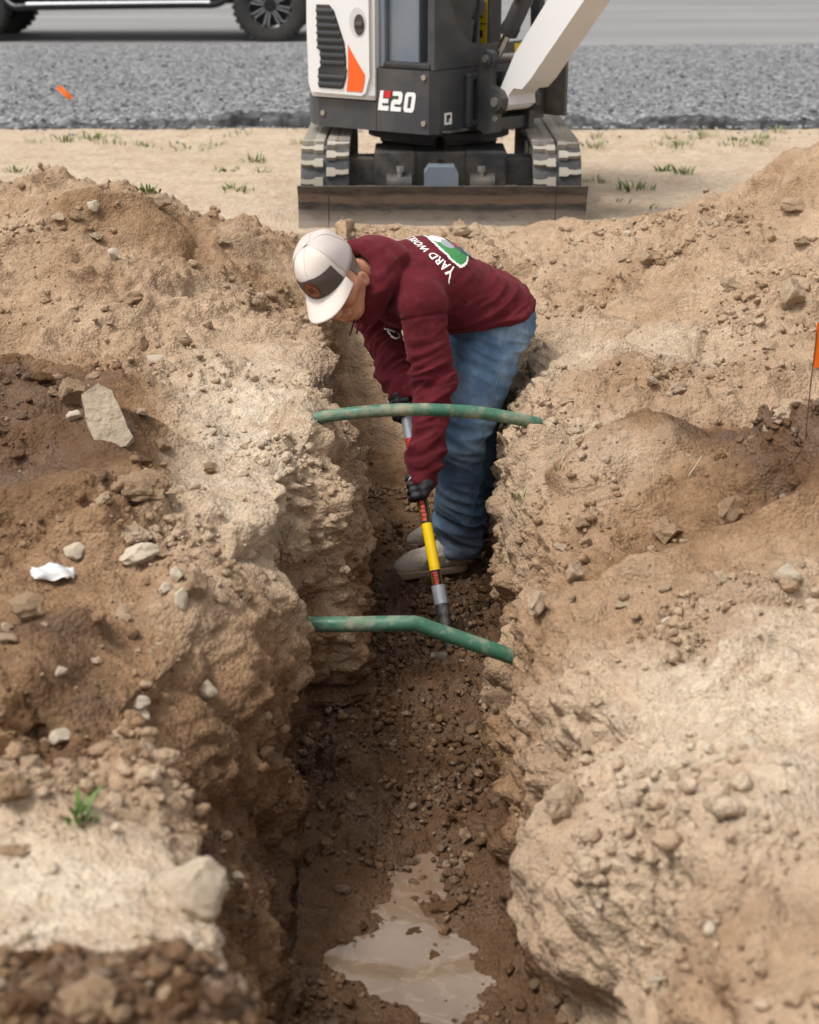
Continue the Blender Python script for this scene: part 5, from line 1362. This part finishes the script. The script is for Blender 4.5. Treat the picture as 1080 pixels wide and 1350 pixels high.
# --- the ones that stand out, by their place in the photograph: name, px, py, half-widths in pixels (w,h), kind, label
NAMED = [
 ('round_clod', 98, 522, 23, 20, 'damp', 'rounded tan clod leaning against the pale upright slab', 0.15),
 ('boulder', 606, 300, 18, 14, 'dry', 'smooth tan boulder on the heap before the dozer blade', 0.2),
 ('pale_rock', 256, 1168, 44, 38, 'stone', 'big pale angular rock on the trench lip by the trodden crust', 0.25),
 ('pale_pebble', 313, 1156, 11, 8, 'stone', 'small white pebble just beside the big pale rock', 0.25),
 ('clod', 186, 640, 38, 26, 'damp', 'large flat-topped brown clod at the foot of the damp heap', 0.35),
 ('clod', 36, 802, 24, 22, 'damp', 'blocky brown clod on the sandy bank below the white scrap', 0.25),
 ('clod', 178, 703, 28, 17, 'dry', 'wide sandy clod below the flat-topped brown clod', 0.3),
 ('clod', 182, 728, 30, 14, 'stone', 'low pale slab of crust beneath the wide sandy clod', 0.3),
 ('rock_cluster_stone', 258, 772, 17, 24, 'damp', 'upright tan egg-shaped stone in the stone cluster on the lip', 0.2),
 ('rock_cluster_stone', 240, 784, 10, 15, 'grey', 'grey oblong stone leaning on the tan egg-shaped stone', 0.2),
 ('rock_cluster_stone', 236, 757, 10, 12, 'grey', 'upper grey stone of the stone cluster on the lip', 0.2),
 ('rock_cluster_stone', 220, 776, 10, 9, 'stone', 'small pale stone at the edge of the lip cluster', 0.2),
 ('stone', 272, 908, 14, 14, 'stone', 'whitish lumpy stone on the brown slope below the stone cluster', 0.25),
 ('stone', 186, 946, 15, 12, 'stone', 'whitish lump low on the brown slope, beside another', 0.25),
 ('stone', 180, 925, 16, 11, 'grey', 'grey flat lump lying above the whitish one on the slope', 0.3),
 ('stone', 83, 970, 19, 11, 'grey', 'grey flat stone on the damp bank above the pale crust', 0.3),
 ('clod', 14, 1038, 26, 26, 'damp', 'round brown clod beside the trodden pale crust', 0.25),
 ('clod', 20, 1120, 28, 10, 'damp', 'flat brown clod lying on the pale trodden crust', 0.35),
 ('clod', 8, 990, 22, 26, 'dark', 'dark crumbly clod above the trodden pale crust', 0.3),
 ('clod', 30, 930, 34, 42, 'dark', 'dark moist lump of soil on the bank by the trodden crust', 0.45),
 ('clod', 120, 1316, 42, 36, 'damp', 'smooth brown clod in the heap of broken dark soil', 0.35),
 ('clod', 45, 1265, 34, 26, 'dark', 'dark blocky clod at the back of the broken dark soil heap', 0.4),
 ('clod', 230, 1300, 36, 32, 'dark', 'dark crumbly clod at the end of the broken dark soil heap', 0.45),
 ('clod', 15, 1325, 36, 32, 'dark', 'dark broken clod in the middle of the broken dark soil heap', 0.4),
 ('clod', 380, 705, 34, 30, 'dry', 'overhanging crusty lump on the crusted trench lip beside the slab', 0.5),
 ('clod', 770, 690, 12, 10, 'damp', 'small brown clod on the bank near the green sprig', 0.3),
 ('clod', 760, 757, 15, 16, 'dry', 'tan clod perched on the flag-side trench lip', 0.25),
 ('clod', 878, 695, 21, 20, 'damp', 'blocky brown clod below the dark soil on the flag-side bank', 0.3),
 ('clod', 965, 662, 24, 22, 'damp', 'large brown clod half sunk in the dark soil below the flag', 0.45),
 ('clod', 712, 788, 18, 20, 'dry', 'tan clod wedged in the flag-side trench lip above the bent pipe', 0.35),
 ('clod', 740, 1045, 32, 40, 'dry', 'big tan block breaking off the flag-side trench wall', 0.62),
 ('stone', 1040, 755, 24, 14, 'stone', 'pale angular stone on the flag-side bank', 0.3),
 ('stone', 876, 820, 9, 8, 'stone', 'white pebble above the smooth pale slump', 0.2),
 ('slab', 1040, 543, 28, 18, 'dry', 'flat tan slab of soil with a dark gap under it', 0.3),
 ('clod', 892, 513, 13, 11, 'dry', 'small sharp clod in the brown hollow of the flag-side bank', 0.2),
 ('clod', 858, 342, 13, 11, 'dry', 'tan clod on the spoil slope behind the flag', 0.2),
 ('slab', 1045, 273, 24, 12, 'dry', 'flat slab of soil on the big spoil heap behind the flag', 0.3),
 ('clod', 1045, 385, 20, 24, 'dry', 'tan blocky clod at the foot of the spoil heap behind the flag', 0.3),
 ('clod', 965, 372, 18, 10, 'dry', 'sandy clod beside brown blocks on the spoil slope behind the flag', 0.25),
 ('clod', 212, 268, 15, 13, 'dry', 'sandy clod on the crest of the ridge behind the slab', 0.25),
 ('clod', 122, 272, 9, 8, 'stone', 'small pale stone on the ridge behind the slab', 0.25),
 ('clod', 100, 284, 13, 8, 'damp', 'brown clod beside the pale stone on the ridge behind the slab', 0.25),
 ('clod', 293, 320, 10, 7, 'dry', 'loose sandy stone on the ridge behind the slab slope', 0.2),
 ('clod', 170, 392, 19, 11, 'damp', 'brown clod bedded in the middle of the ridge behind the slab slope', 0.3),
 ('stone', 243, 446, 14, 12, 'dry', 'pale boulder at the foot of the ridge behind the slab slope', 0.25),
 ('clod', 186, 450, 11, 13, 'damp', 'tan clod in the row at the foot of the ridge behind the slab', 0.25),
 ('stone', 208, 470, 16, 6, 'stone', 'flat pale stone in front of the row of clods', 0.3),
 ('stone', 148, 336, 8, 10, 'grey', 'grey stone on the ridge behind the slab slope', 0.25),
 ('clod', 15, 478, 17, 9, 'dark', 'dark clod at the top of the damp heap', 0.3),
 ('clod', 60, 500, 14, 10, 'dark', 'dark clod behind the rounded tan clod', 0.3),
 ('stone', 100, 548, 11, 7, 'grey', 'small grey stone under the rounded tan clod', 0.2),
 ('clod', 277, 618, 10, 10, 'damp', 'lone brown clod on the pale crust beside the damp heap', 0.25),
 ('clod', 217, 588, 12, 11, 'damp', 'brown clod at the edge of the damp heap by the crust', 0.25),
 ('stone', 100, 725, 16, 10, 'grey', 'grey-tan stone near the white scrap', 0.25),
 ('clod', 545, 1230, 18, 11, 'dark', 'lump of dark mud poking out of the puddle', 0.4),
 ('stone', 611, 1101, 10, 11, 'damp', 'tan stone on the muddy trench floor', 0.2),
 ('stone', 548, 668, 10, 9, 'damp', 'small tan rock on the trench floor behind the shovel', 0.2),
 ('clod', 585, 1192, 22, 8, 'dark', 'muddy hump between the two arms of the puddle', 0.45),
 ('clod', 430, 540, 24, 22, 'dry', 'crumbly block of pale crust above the far end of the pipe', 0.4),
]
for nm_, a, b, w, h_, kind, lab, sink in NAMED:
    p_, n_, k_ = on_ground(a, b+h_*0.5, 5); dd = TD[k_]; s_ = dd/FPX
    place_clod(nm_, kind, p_, (n_+Vector((0, 0, 1.2))).normalized(), (w*s_*1.08, (w+h_)*0.5*s_, h_*s_*1.12), lab, 'stone' if kind in ('stone', 'grey') else 'clod',
               rot=(random.uniform(-.15, .15), random.uniform(-.2, .2), random.uniform(-.3, .3)), sub=4 if w > 25 else 3, sink=sink)
# the pale upright slab on the damp heap
p_, n_, k_ = on_ground(140, 575, 5); s_ = TD[k_]/FPX
sl = rock_shape(4, 33, 0.25, 0)[0]; bm = bmesh.new()
prof = [(-14, 40), (-26, 6), (-30, -30), (-8, -44), (8, -34), (20, -6), (34, 30), (26, 42), (4, 46)]
bm_prism(bm, [(q[0]*s_, -q[1]*s_) for q in prof], -0.035, 0.035, 'y')
for _ in range(3): bmesh.ops.subdivide_edges(bm, edges=bm.edges, cuts=1, use_grid_fill=True)
slab = obj('stone_slab', bm, clod_material('tan_slab', lin(170, 154, 133), lin(132, 117, 99), True), smooth=True); smooth_sides(slab, 30); Vv = np.array([v.co[:] for v in slab.data.vertices], np.float32)
Vv += (fbm(Vv, 14, 3)[:, None]*0.004*np.random.default_rng(2).normal(size=(1, 3))).astype(np.float32) + (fbm(Vv, 30, 3, 5)[:, None]*np.array([[.003, .006, .003]])).astype(np.float32)
slab.data.vertices.foreach_set('co', Vv.ravel()); slab.data.update()
slab.location = p_ + Vector((0.0, 0.03, 0.042)); slab.rotation_euler = (math.radians(-28), 0, math.radians(8))
tag(slab, 'pale flat-faced upright stone slab stuck in the damp heap', 'stone')

# --- a few hundred more that can be told apart
ZONES = [('dry', 'loose dry clod on the spoil ridge behind the upright slab', 'clods on the spoil ridge behind the slab', lambda p: p[0] < -.3 and p[1] > 5.2),
         ('damp', 'loose brown clod on the damp heap round the upright slab', 'clods on the damp heap round the slab', lambda p: p[0] < -.75 and 3.6 < p[1] < 5.2),
         ('dry', 'loose pale clod on the crusted bank beside the slab', 'clods on the crusted bank beside the slab', lambda p: p[0] < -.25 and p[1] < 5.2 and p[2] > -.25),
         ('dry', 'loose sandy clod on the big spoil heap behind the flag', 'clods on the spoil heap behind the flag', lambda p: p[0] > .3 and p[1] > 5.2 and p[2] > -.25),
         ('dry', 'loose sandy clod on the flag-side bank above the trench', 'clods on the flag-side bank', lambda p: p[0] > .3 and p[1] <= 5.2 and p[2] > -.3),
         ('dark', 'crumb of dark mud on the trench floor', 'mud lumps on the trench floor', lambda p: p[2] < -.6)]
r2 = np.random.default_rng(11); made = 0; tries = 0
vis = np.where((TPX > 5) & (TPX < 1075) & (TPY > 225) & (TPY < 1340) & (TD > 1.5) & (near > 0.6) & (N2[:, 2] > 0.45))[0]
pr = (0.15+pat[vis]**2)*(1-0.8*calm[vis]); pr = pr*TD[vis]**-0.5; pr /= pr.sum()
cand = r2.choice(vis, 4000, p=pr)
cnt = {z_[1]: 0 for z_ in ZONES}
for k in cand:
    if made >= 225: break
    p_ = P2[k]
    for kind, lab, grp, fn in ZONES:
        if fn(p_):
            if cnt[lab] >= (30 if kind == 'dark' else 48): break
            sz = 0.011+0.017*r2.random()**2.0; kd = kind if r2.random() < 0.95 else ('grey' if kind == 'dry' else kind)
            if TD[k] > 6: sz *= 1.3
            place_clod('mud_lump' if kind == 'dark' else 'clod', kd, Vector(p_), Vector(N2[k]), (float(sz),), lab, 'clod', grp,
                       (r2.uniform(.8, 1.3), r2.uniform(.8, 1.2), r2.uniform(.5, .85)), sub=3, sink=r2.uniform(.28, .5)); made += 1; cnt[lab] += 1; break
# --- everything smaller: crumbs strewn over the diggings
def crumbs(name, n, s0, s1, sub, seed, label, sel, weight, alpha=2.4):
    r = np.random.default_rng(seed); w = weight[sel].astype(np.float64); w /= w.sum(); k = r.choice(sel, n, p=w)
    shapes = [rock_shape(sub, 50+i, 0.8, 4)[0] for i in range(10)]; F_ = ICO[sub][1]; nv = len(shapes[0])
    S = s0*(1-r.random(n)*(1-(s1/s0)**(1-alpha)))**(1/(1-alpha))
    A = r.normal(size=(n, 4)); A /= np.linalg.norm(A, axis=1)[:, None]; qw, qx, qy, qz = A.T
    Rm = np.stack([1-2*(qy*qy+qz*qz), 2*(qx*qy-qz*qw), 2*(qx*qz+qy*qw), 2*(qx*qy+qz*qw), 1-2*(qx*qx+qz*qz), 2*(qy*qz-qx*qw), 2*(qx*qz-qy*qw), 2*(qy*qz+qx*qw), 1-2*(qx*qx+qy*qy)], 1).reshape(n, 3, 3)
    sh = np.stack(shapes)[r.integers(0, 10, n)]
    V = np.einsum('nij,nvj->nvi', Rm, sh)*S[:, None, None]*np.array([1, 1, .8]) + (P2[k]+N2[k]*S[:, None]*0.35 + r.normal(size=(n, 3))*0.003)[:, None, :]
    FF = (F_[None]+(np.arange(n)*nv)[:, None, None]).reshape(-1, 3)
    o = mesh_np(name, V.reshape(-1, 3), FF, M_SOIL); tag(o, label, None, kind='stuff')
    for nm2, arr in (('moist', moist), ('pale', pale)):
        vals = np.repeat(np.clip(arr[k]+r.normal(size=n)*0.14-(0.04 if nm2 == 'moist' else 0), 0, 1), nv).astype(np.float32)
        o.data.attributes.new(nm2, 'FLOAT', 'POINT').data.foreach_set('value', vals)
    return o
wgt = (0.03+pat**2.6)*(0.15+crisp)*(1-0.75*calm)*np.where(N2[:, 2] > 0.35, 1, 0.08)*near
sel = np.where((near > 0.3) & (TPX > -300) & (TPX < 1380) & (TPY > 150) & (TPY < 1600) & (TD > 1.2))[0]
crumbs('soil_crumbs', 4000, 0.0055, 0.022, 2, 21, 'loose clods and crumbs of soil strewn over the banks', sel, wgt)
fgw = np.exp(-(((x-(-.50))/.34)**2+((y-1.87)/.17)**2)**2)
crumbs('soil_crumbs', 1500, 0.005, 0.022, 2, 23, 'broken dark soil heaped by the trodden crust', sel, fgw+1e-9, 1.8)
crumbs('soil_crumbs', 900, 0.011, 0.032, 2, 24, 'broken clods clustered on the spoil', sel, wgt**2*(z > -.3), 2.6)
crumbs('soil_crumbs', 1900, 0.006, 0.022, 2, 25, 'lumps of wet mud on the trench floor', sel, floorw*(z < -.6)*(y > 3.55)*(y < 6.4)*(.25+pat)+floorw*(y < 3.6)*.12*(1-basin)+1e-12, 2.2)
crumbs('soil_crumbs', 18000, 0.0022, 0.0075, 1, 22, 'fine crumbs of soil strewn over the banks', sel, wgt+0.04*near, 2.0)
# ------------------------------------------------------------------ pipes across the trench
def pipe_material():
    m = NT('green_pipe'); n = m.noise(16, 5, .65); n2 = m.noise(45, 4, .7)
    c = m.ramp(m.noise(5, 3), [(0.3, lin(34, 86, 64)), (0.7, lin(52, 108, 84))])
    c = m.mix(m.ramp(n, [(0.46, (.04, .04, .04)), (0.66, (.75, .75, .75))]), c, lin(160, 150, 128))
    c = m.mix(m.math('MULTIPLY', m.ramp(n2, [(0.58, (0, 0, 0)), (0.70, (1, 1, 1))]), .8), c, lin(142, 112, 84))
    return m.set(c, m.ramp(n, [(0.4, (.38, .38, .38)), (0.65, (.9, .9, .9))]), 0, .45, m.bump(n2, .2, .003))
M_PIPE = pipe_material(); M_PIPE_IN = simple('pipe_bore', (.03, .05, .04, 1), .8)
p1 = tube('green_pipe', [U(392, 562, 4.96), U(420, 551, 4.95), U(470, 544, 4.93), U(530, 540, 4.90), U(590, 541, 4.90), U(640, 545, 4.92), U(685, 553, 4.94), U(712, 559, 4.97)], .0185, M_PIPE, None, 18)
tag(p1, 'bowed green pipe spanning the trench above the gloved hands', 'pipe')
p2 = tube('green_pipe', [U(372, 822, 4.32), U(405, 823, 4.30), U(470, 823, 4.27), U(535, 822, 4.25), U(552, 823, 4.25), U(568, 829, 4.25), U(630, 850, 4.25), U(690, 871, 4.26), U(725, 885, 4.30)], .0200, M_PIPE, None, 18)
tag(p2, 'kinked green pipe crossing low in the trench before the shovel', 'pipe')
# ------------------------------------------------------------------ marker flags
M_FLAG = NT('orange_flag'); M_FLAG.b.inputs['Subsurface Weight'].default_value = 0.0
_t = M_FLAG.n('ShaderNodeBsdfTranslucent'); _t.inputs[0].default_value = (0.95, 0.20, 0.01, 1); _mx = M_FLAG.n('ShaderNodeMixShader'); _mx.inputs[0].default_value = .45
M_FLAG.set((0.95, 0.17, 0.008, 1), .5); M_FLAG.l(M_FLAG.b.outputs[0], _mx.inputs[1]); M_FLAG.l(_t.outputs[0], _mx.inputs[2]); M_FLAG.l(_mx.outputs[0], M_FLAG.out.inputs[0]); M_FLAG = M_FLAG.m
M_WIRE = simple('rusty_wire', lin(92, 70, 54), .7, .4)
def flag_sheet(w, h, nx=14, ny=10, amp=.006, seed=0):
    V = []; Fq = []
    for i in range(nx+1):
        for j in range(ny+1):
            a = i/nx; b = j/ny; V.append((a*w, amp*math.sin(a*5+seed)*a+amp*.5*math.sin(b*4+a*3), b*h))
    for i in range(nx):
        for j in range(ny): k = i*(ny+1)+j; Fq.append((k, k+ny+1, k+ny+2, k+1))
    return V, Fq
q, n_, k_ = on_ground(1060, 578)
top = q+Vector((.012, 0, .30)); SCL = TD[k_]/FPX
fg = empty('marker_flag', q); tag(fg, 'bright orange marker flag on a thin wire in the flag-side bank', 'flag')
tube('wire', [Vector((0, 0, -.05)), Vector((.003, 0, .12)), Vector((.006, 0, .205)), Vector((.010, 0, 148*SCL*1.05))], .0016, M_WIRE, fg, 6)
V_, F_q = flag_sheet(.10, .115); o = mesh_np('flag', np.array(V_)+np.array((.007, 0, 148*SCL*1.05-.115)), F_q, M_FLAG, fg); o.rotation_euler = (0, 0, math.radians(-6))
fq = G(76, 130, .09); fg2 = empty('marker_flag', fq); tag(fg2, 'fallen orange marker flag lying on the grey gravel', 'flag')
V_, F_q = flag_sheet(.14, .04, amp=.010, seed=2); o = mesh_np('flag', V_, F_q, M_FLAG, fg2); o.rotation_euler = (math.radians(-38), math.radians(36), math.radians(-20)); o.location = (-.01, 0, .075)
tube('wire', [Vector((0, 0, .06)), Vector((-.10, .1, .02)), Vector((-.3, .25, .0))], .0018, M_WIRE, fg2, 6)
# ------------------------------------------------------------------ crumpled black fabric along the gravel edge
M_FABRIC = simple('black_fabric', (.022, .024, .028, 1), .55, var=.4, vscale=20, dust=lin(140, 138, 136), dust_amt=.35, bump=.5, bscale=60)
M_TEAL = simple('teal_strap', lin(40, 140, 136), .6)
def fabric(x0, x1, seed, hmax, label):
    r = np.random.default_rng(seed); n = int((x1-x0)/.012); xs = np.linspace(x0, x1, n); Q = np.stack([xs, np.full(n, seed*3.1), np.zeros(n)], 1)
    hh = (0.35+0.65*np.clip(.5+1.1*fbm(Q, 1.7, 3), 0, 1))*hmax*np.minimum(1, np.minimum(xs-x0, x1-xs)/.15+.05); yo = fbm(Q, 2.2, 3, 9)*.05
    V = []; Fq = []; m = 9
    for i in range(n):
        for j in range(m):
            t = j/(m-1); V.append((xs[i]+.02*math.sin(9*xs[i]+3*t), GY0-.06+yo[i]+t*.13+.02*math.sin(t*6+xs[i]*4), -.02+hh[i]*math.sin(min(1, t*1.25)*math.pi*.62)+.012*math.sin(xs[i]*23+t*7)*t))
    for i in range(n-1):
        for j in range(m-1): k = i*m+j; Fq.append((k, k+m, k+m+1, k+1))
    V = np.array(V); V[:, 2] += fbm(V.astype(np.float32), 14, 3)*.022; V[:, 1] += fbm(V.astype(np.float32), 11, 2, 5)*.02
    o = mesh_np('landscape_fabric', V, Fq, M_FABRIC); tag(o, label, 'fabric'); return o
f1 = fabric(-2.75, -.90, 1, .06, 'low black fabric strip poking out beside bare gravel lumps'); f2 = fabric(-1.72, -.5, 2, .12, 'crumpled black fabric edge with teal straps on the grille side of the excavator')
f3 = fabric(1.0, 3.2, 3, .10, 'black fabric edge under the gravel on the boom side of the excavator'); f4 = fabric(-.5, 1.0, 4, .07, 'black fabric edge hidden behind the excavator tracks')
f5 = fabric(-4.4, -2.78, 6, .05, 'thin black fabric edge far along the gravel'); f6 = fabric(3.2, 5.0, 5, .09, 'black fabric edge running on beyond the spoil heap behind the flag')
for xx in ():
    tube('strap', [Vector((xx, GY0-.09, -.01)), Vector((xx+.01, GY0-.08, .02)), Vector((xx+.015, GY0-.05, .055)), Vector((xx+.03, GY0+.0, .06))], .008, M_TEAL, f2, 6)
# ------------------------------------------------------------------ weeds and sprigs
def leaf_mat(name, a, b):
    m = NT(name); n = m.noise(25, 3); c = m.ramp(n, [(0.3, a), (0.7, b)]); m.b.inputs['Transmission Weight'].default_value = 0
    return m.set(c, .6, 0, .3)
M_WEED = leaf_mat('weed_leaf', (.12, .17, .05, 1), (.21, .25, .09, 1)); M_SPRIG = leaf_mat('sprig_leaf', (.075, .14, .03, 1), (.15, .22, .06, 1)); M_PALEW = leaf_mat('pale_weed', (.24, .25, .13, 1), (.34, .33, .19, 1)); M_STRAW = leaf_mat('dry_stem', (.42, .34, .22, 1), (.55, .46, .32, 1))
def blades(n, h, spread, w, seed, lean=.7):
    r = np.random.default_rng(seed); V = [np.array([0, 0, -.003])]; Fq = []
    for _ in range(n):
        a = r.uniform(0, 6.28); L = h*r.uniform(.5, 1.1); ln = r.uniform(.2, lean); b0 = np.array([math.cos(a), math.sin(a), 0])*spread*r.random()**.6; d = np.array([math.cos(a+r.normal()*.5), math.sin(a+r.normal()*.5), 0]); s = np.cross(d, [0, 0, 1])*w*r.uniform(.6, 1.2)
        k0 = len(V)
        for j in range(5):
            t = j/4; c = b0+d*L*ln*t*t+np.array([0, 0, L*(t-.45*ln*t*t)]); ww = math.sin(math.pi*(.12+.85*t))
            V += [c-s*ww, c+s*ww]
        for j in range(4): Fq.append((k0+2*j, k0+2*j+1, k0+2*j+3, k0+2*j+2))
        V.append((V[k0]*.5+V[0]*.5)); Fq.append((0, k0, k0+1, len(V)-1))
    return V, Fq
def weed(name, px, py, n, h, spread, w, mat, label, group=None, cat='weed', z=None, lean=.7):
    if z is None: q, _, _ = on_ground(px, py)
    else: q = G(px, py, z)
    V, Fq = blades(n, h, spread, w, int(px*7+py), lean); o = mesh_np(name, V, Fq, mat, None, True); o.location = q-Vector((0, 0, .004)); tag(o, label, cat, group); return o
weed('sprig', 105, 1082, 11, .060, .018, .0055, M_SPRIG, 'fresh green grass sprig on the bank by the trodden crust', cat='plant')
weed('sprig', 118, 1086, 6, .030, .012, .005, M_SPRIG, 'low green leaves beside the fresh grass sprig', cat='plant')
weed('sprig', 688, 658, 16, .045, .018, .0035, M_PALEW, 'pale green sprig on the flag-side trench lip', cat='plant')
weed('sprig', 738, 620, 9, .05, .022, .002, M_PALEW, 'wispy green sprig on the pale crust on the flag side', cat='plant')
weed('sprig', 716, 824, 4, .022, .008, .004, M_SPRIG, 'tiny leaves on the lip above the kinked pipe', cat='plant')
for px, py, n, h, sp_, lab in [(838, 246, 40, .07, .11, 'green weed tuft beside the spoil heap behind the flag'), (876, 221, 26, .06, .06, 'bright small weed on the bare lot'), (900, 226, 20, .08, .05, 'small weed next to the bright one'), (310, 249, 26, .05, .10, 'thin weed on the lot on the grille side of the tracks'), (192, 251, 30, .05, .09, 'green weed behind the ridge behind the slab crest'), (336, 209, 24, .07, .07, 'green weed on the grille side of the excavator tracks'),
        (20, 223, 26, .04, .10, 'flat weed far along the lot'), (246, 193, 30, .06, .16, 'pale weed patch near the black fabric'), (295, 222, 26, .04, .10, 'low weed on the sandy lot'), (90, 181, 36, .07, .16, 'weed patch against the fabric edge'), (130, 180, 30, .07, .12, 'second weed patch against the fabric edge'),
        (345, 222, 14, .03, .08, 'faint weed near the track'), (790, 238, 20, .05, .10, 'dry weed past the end of the blade'), (855, 270, 12, .03, .08, 'sparse weed before the spoil heap behind the flag'), (810, 264, 10, .03, .1, 'sparse weed past the boom-side end of the dozer blade')]:
    weed('weed_tuft', px, py, n, h, sp_, .006, M_WEED if 'pale' not in lab and 'dry' not in lab else M_PALEW, lab, 'weeds on the bare lot', lean=1.0)
r3 = np.random.default_rng(5)
for i in range(22):
    px = r3.uniform(770, 1060) if i < 16 else r3.uniform(0, 400); py = r3.uniform(172, 190)
    weed('grass_tuft', px, py, 22, r3.uniform(.04, .08), r3.uniform(.05, .12), .004, M_PALEW if i % 3 else M_WEED, 'sparse grass tuft growing along the black fabric edge', 'grass tufts along the fabric edge', 'grass')
for a, b in (((862, 645), (858, 600)), ((903, 632), (928, 604))):
    q1 = on_ground(*a)[0]; q2 = q1+Vector(((b[0]-a[0])*.0019, .02, (a[1]-b[1])*.0021))
    o = tube('root', [q1-Vector((0, 0, .01)), (q1+q2)/2+Vector((.004, 0, 0)), q2], .0014, M_STRAW, None, 6); tag(o, 'upright dry rootlet on the flag-side bank' if a[0] < 880 else 'leaning dry rootlet on the flag-side bank', 'root')
# white scrap of plastic on the bank below the slab
q, n_, k_ = on_ground(70, 760); s_ = TD[k_]/FPX
V = []; Fq = []
for i in range(19):
    for j in range(11):
        a = -1+2*i/18; b = -1+2*j/10; V.append((a*29*s_*(1-.25*b*b), b*.03, .012*(1-a*a)*(1-b*b)+.012*math.sin(a*5+b*3)*.4+.006*math.sin(9*b-4*a)))
for i in range(18):
    for j in range(10): k = i*11+j; Fq.append((k, k+11, k+12, k+1))
o = mesh_np('plastic_scrap', V, Fq, simple('white_plastic', (.60, .60, .61, 1), .5, var=.15, vscale=40, dust=DUST, dust_amt=.5)); o.location = q+Vector((0, .0, .010)); o.rotation_euler = (math.radians(6), math.radians(4), .1); md = o.modifiers.new('t', 'SOLIDIFY'); md.thickness = .001
tag(o, 'crumpled white scrap of plastic on the bank below the slab', 'plastic')
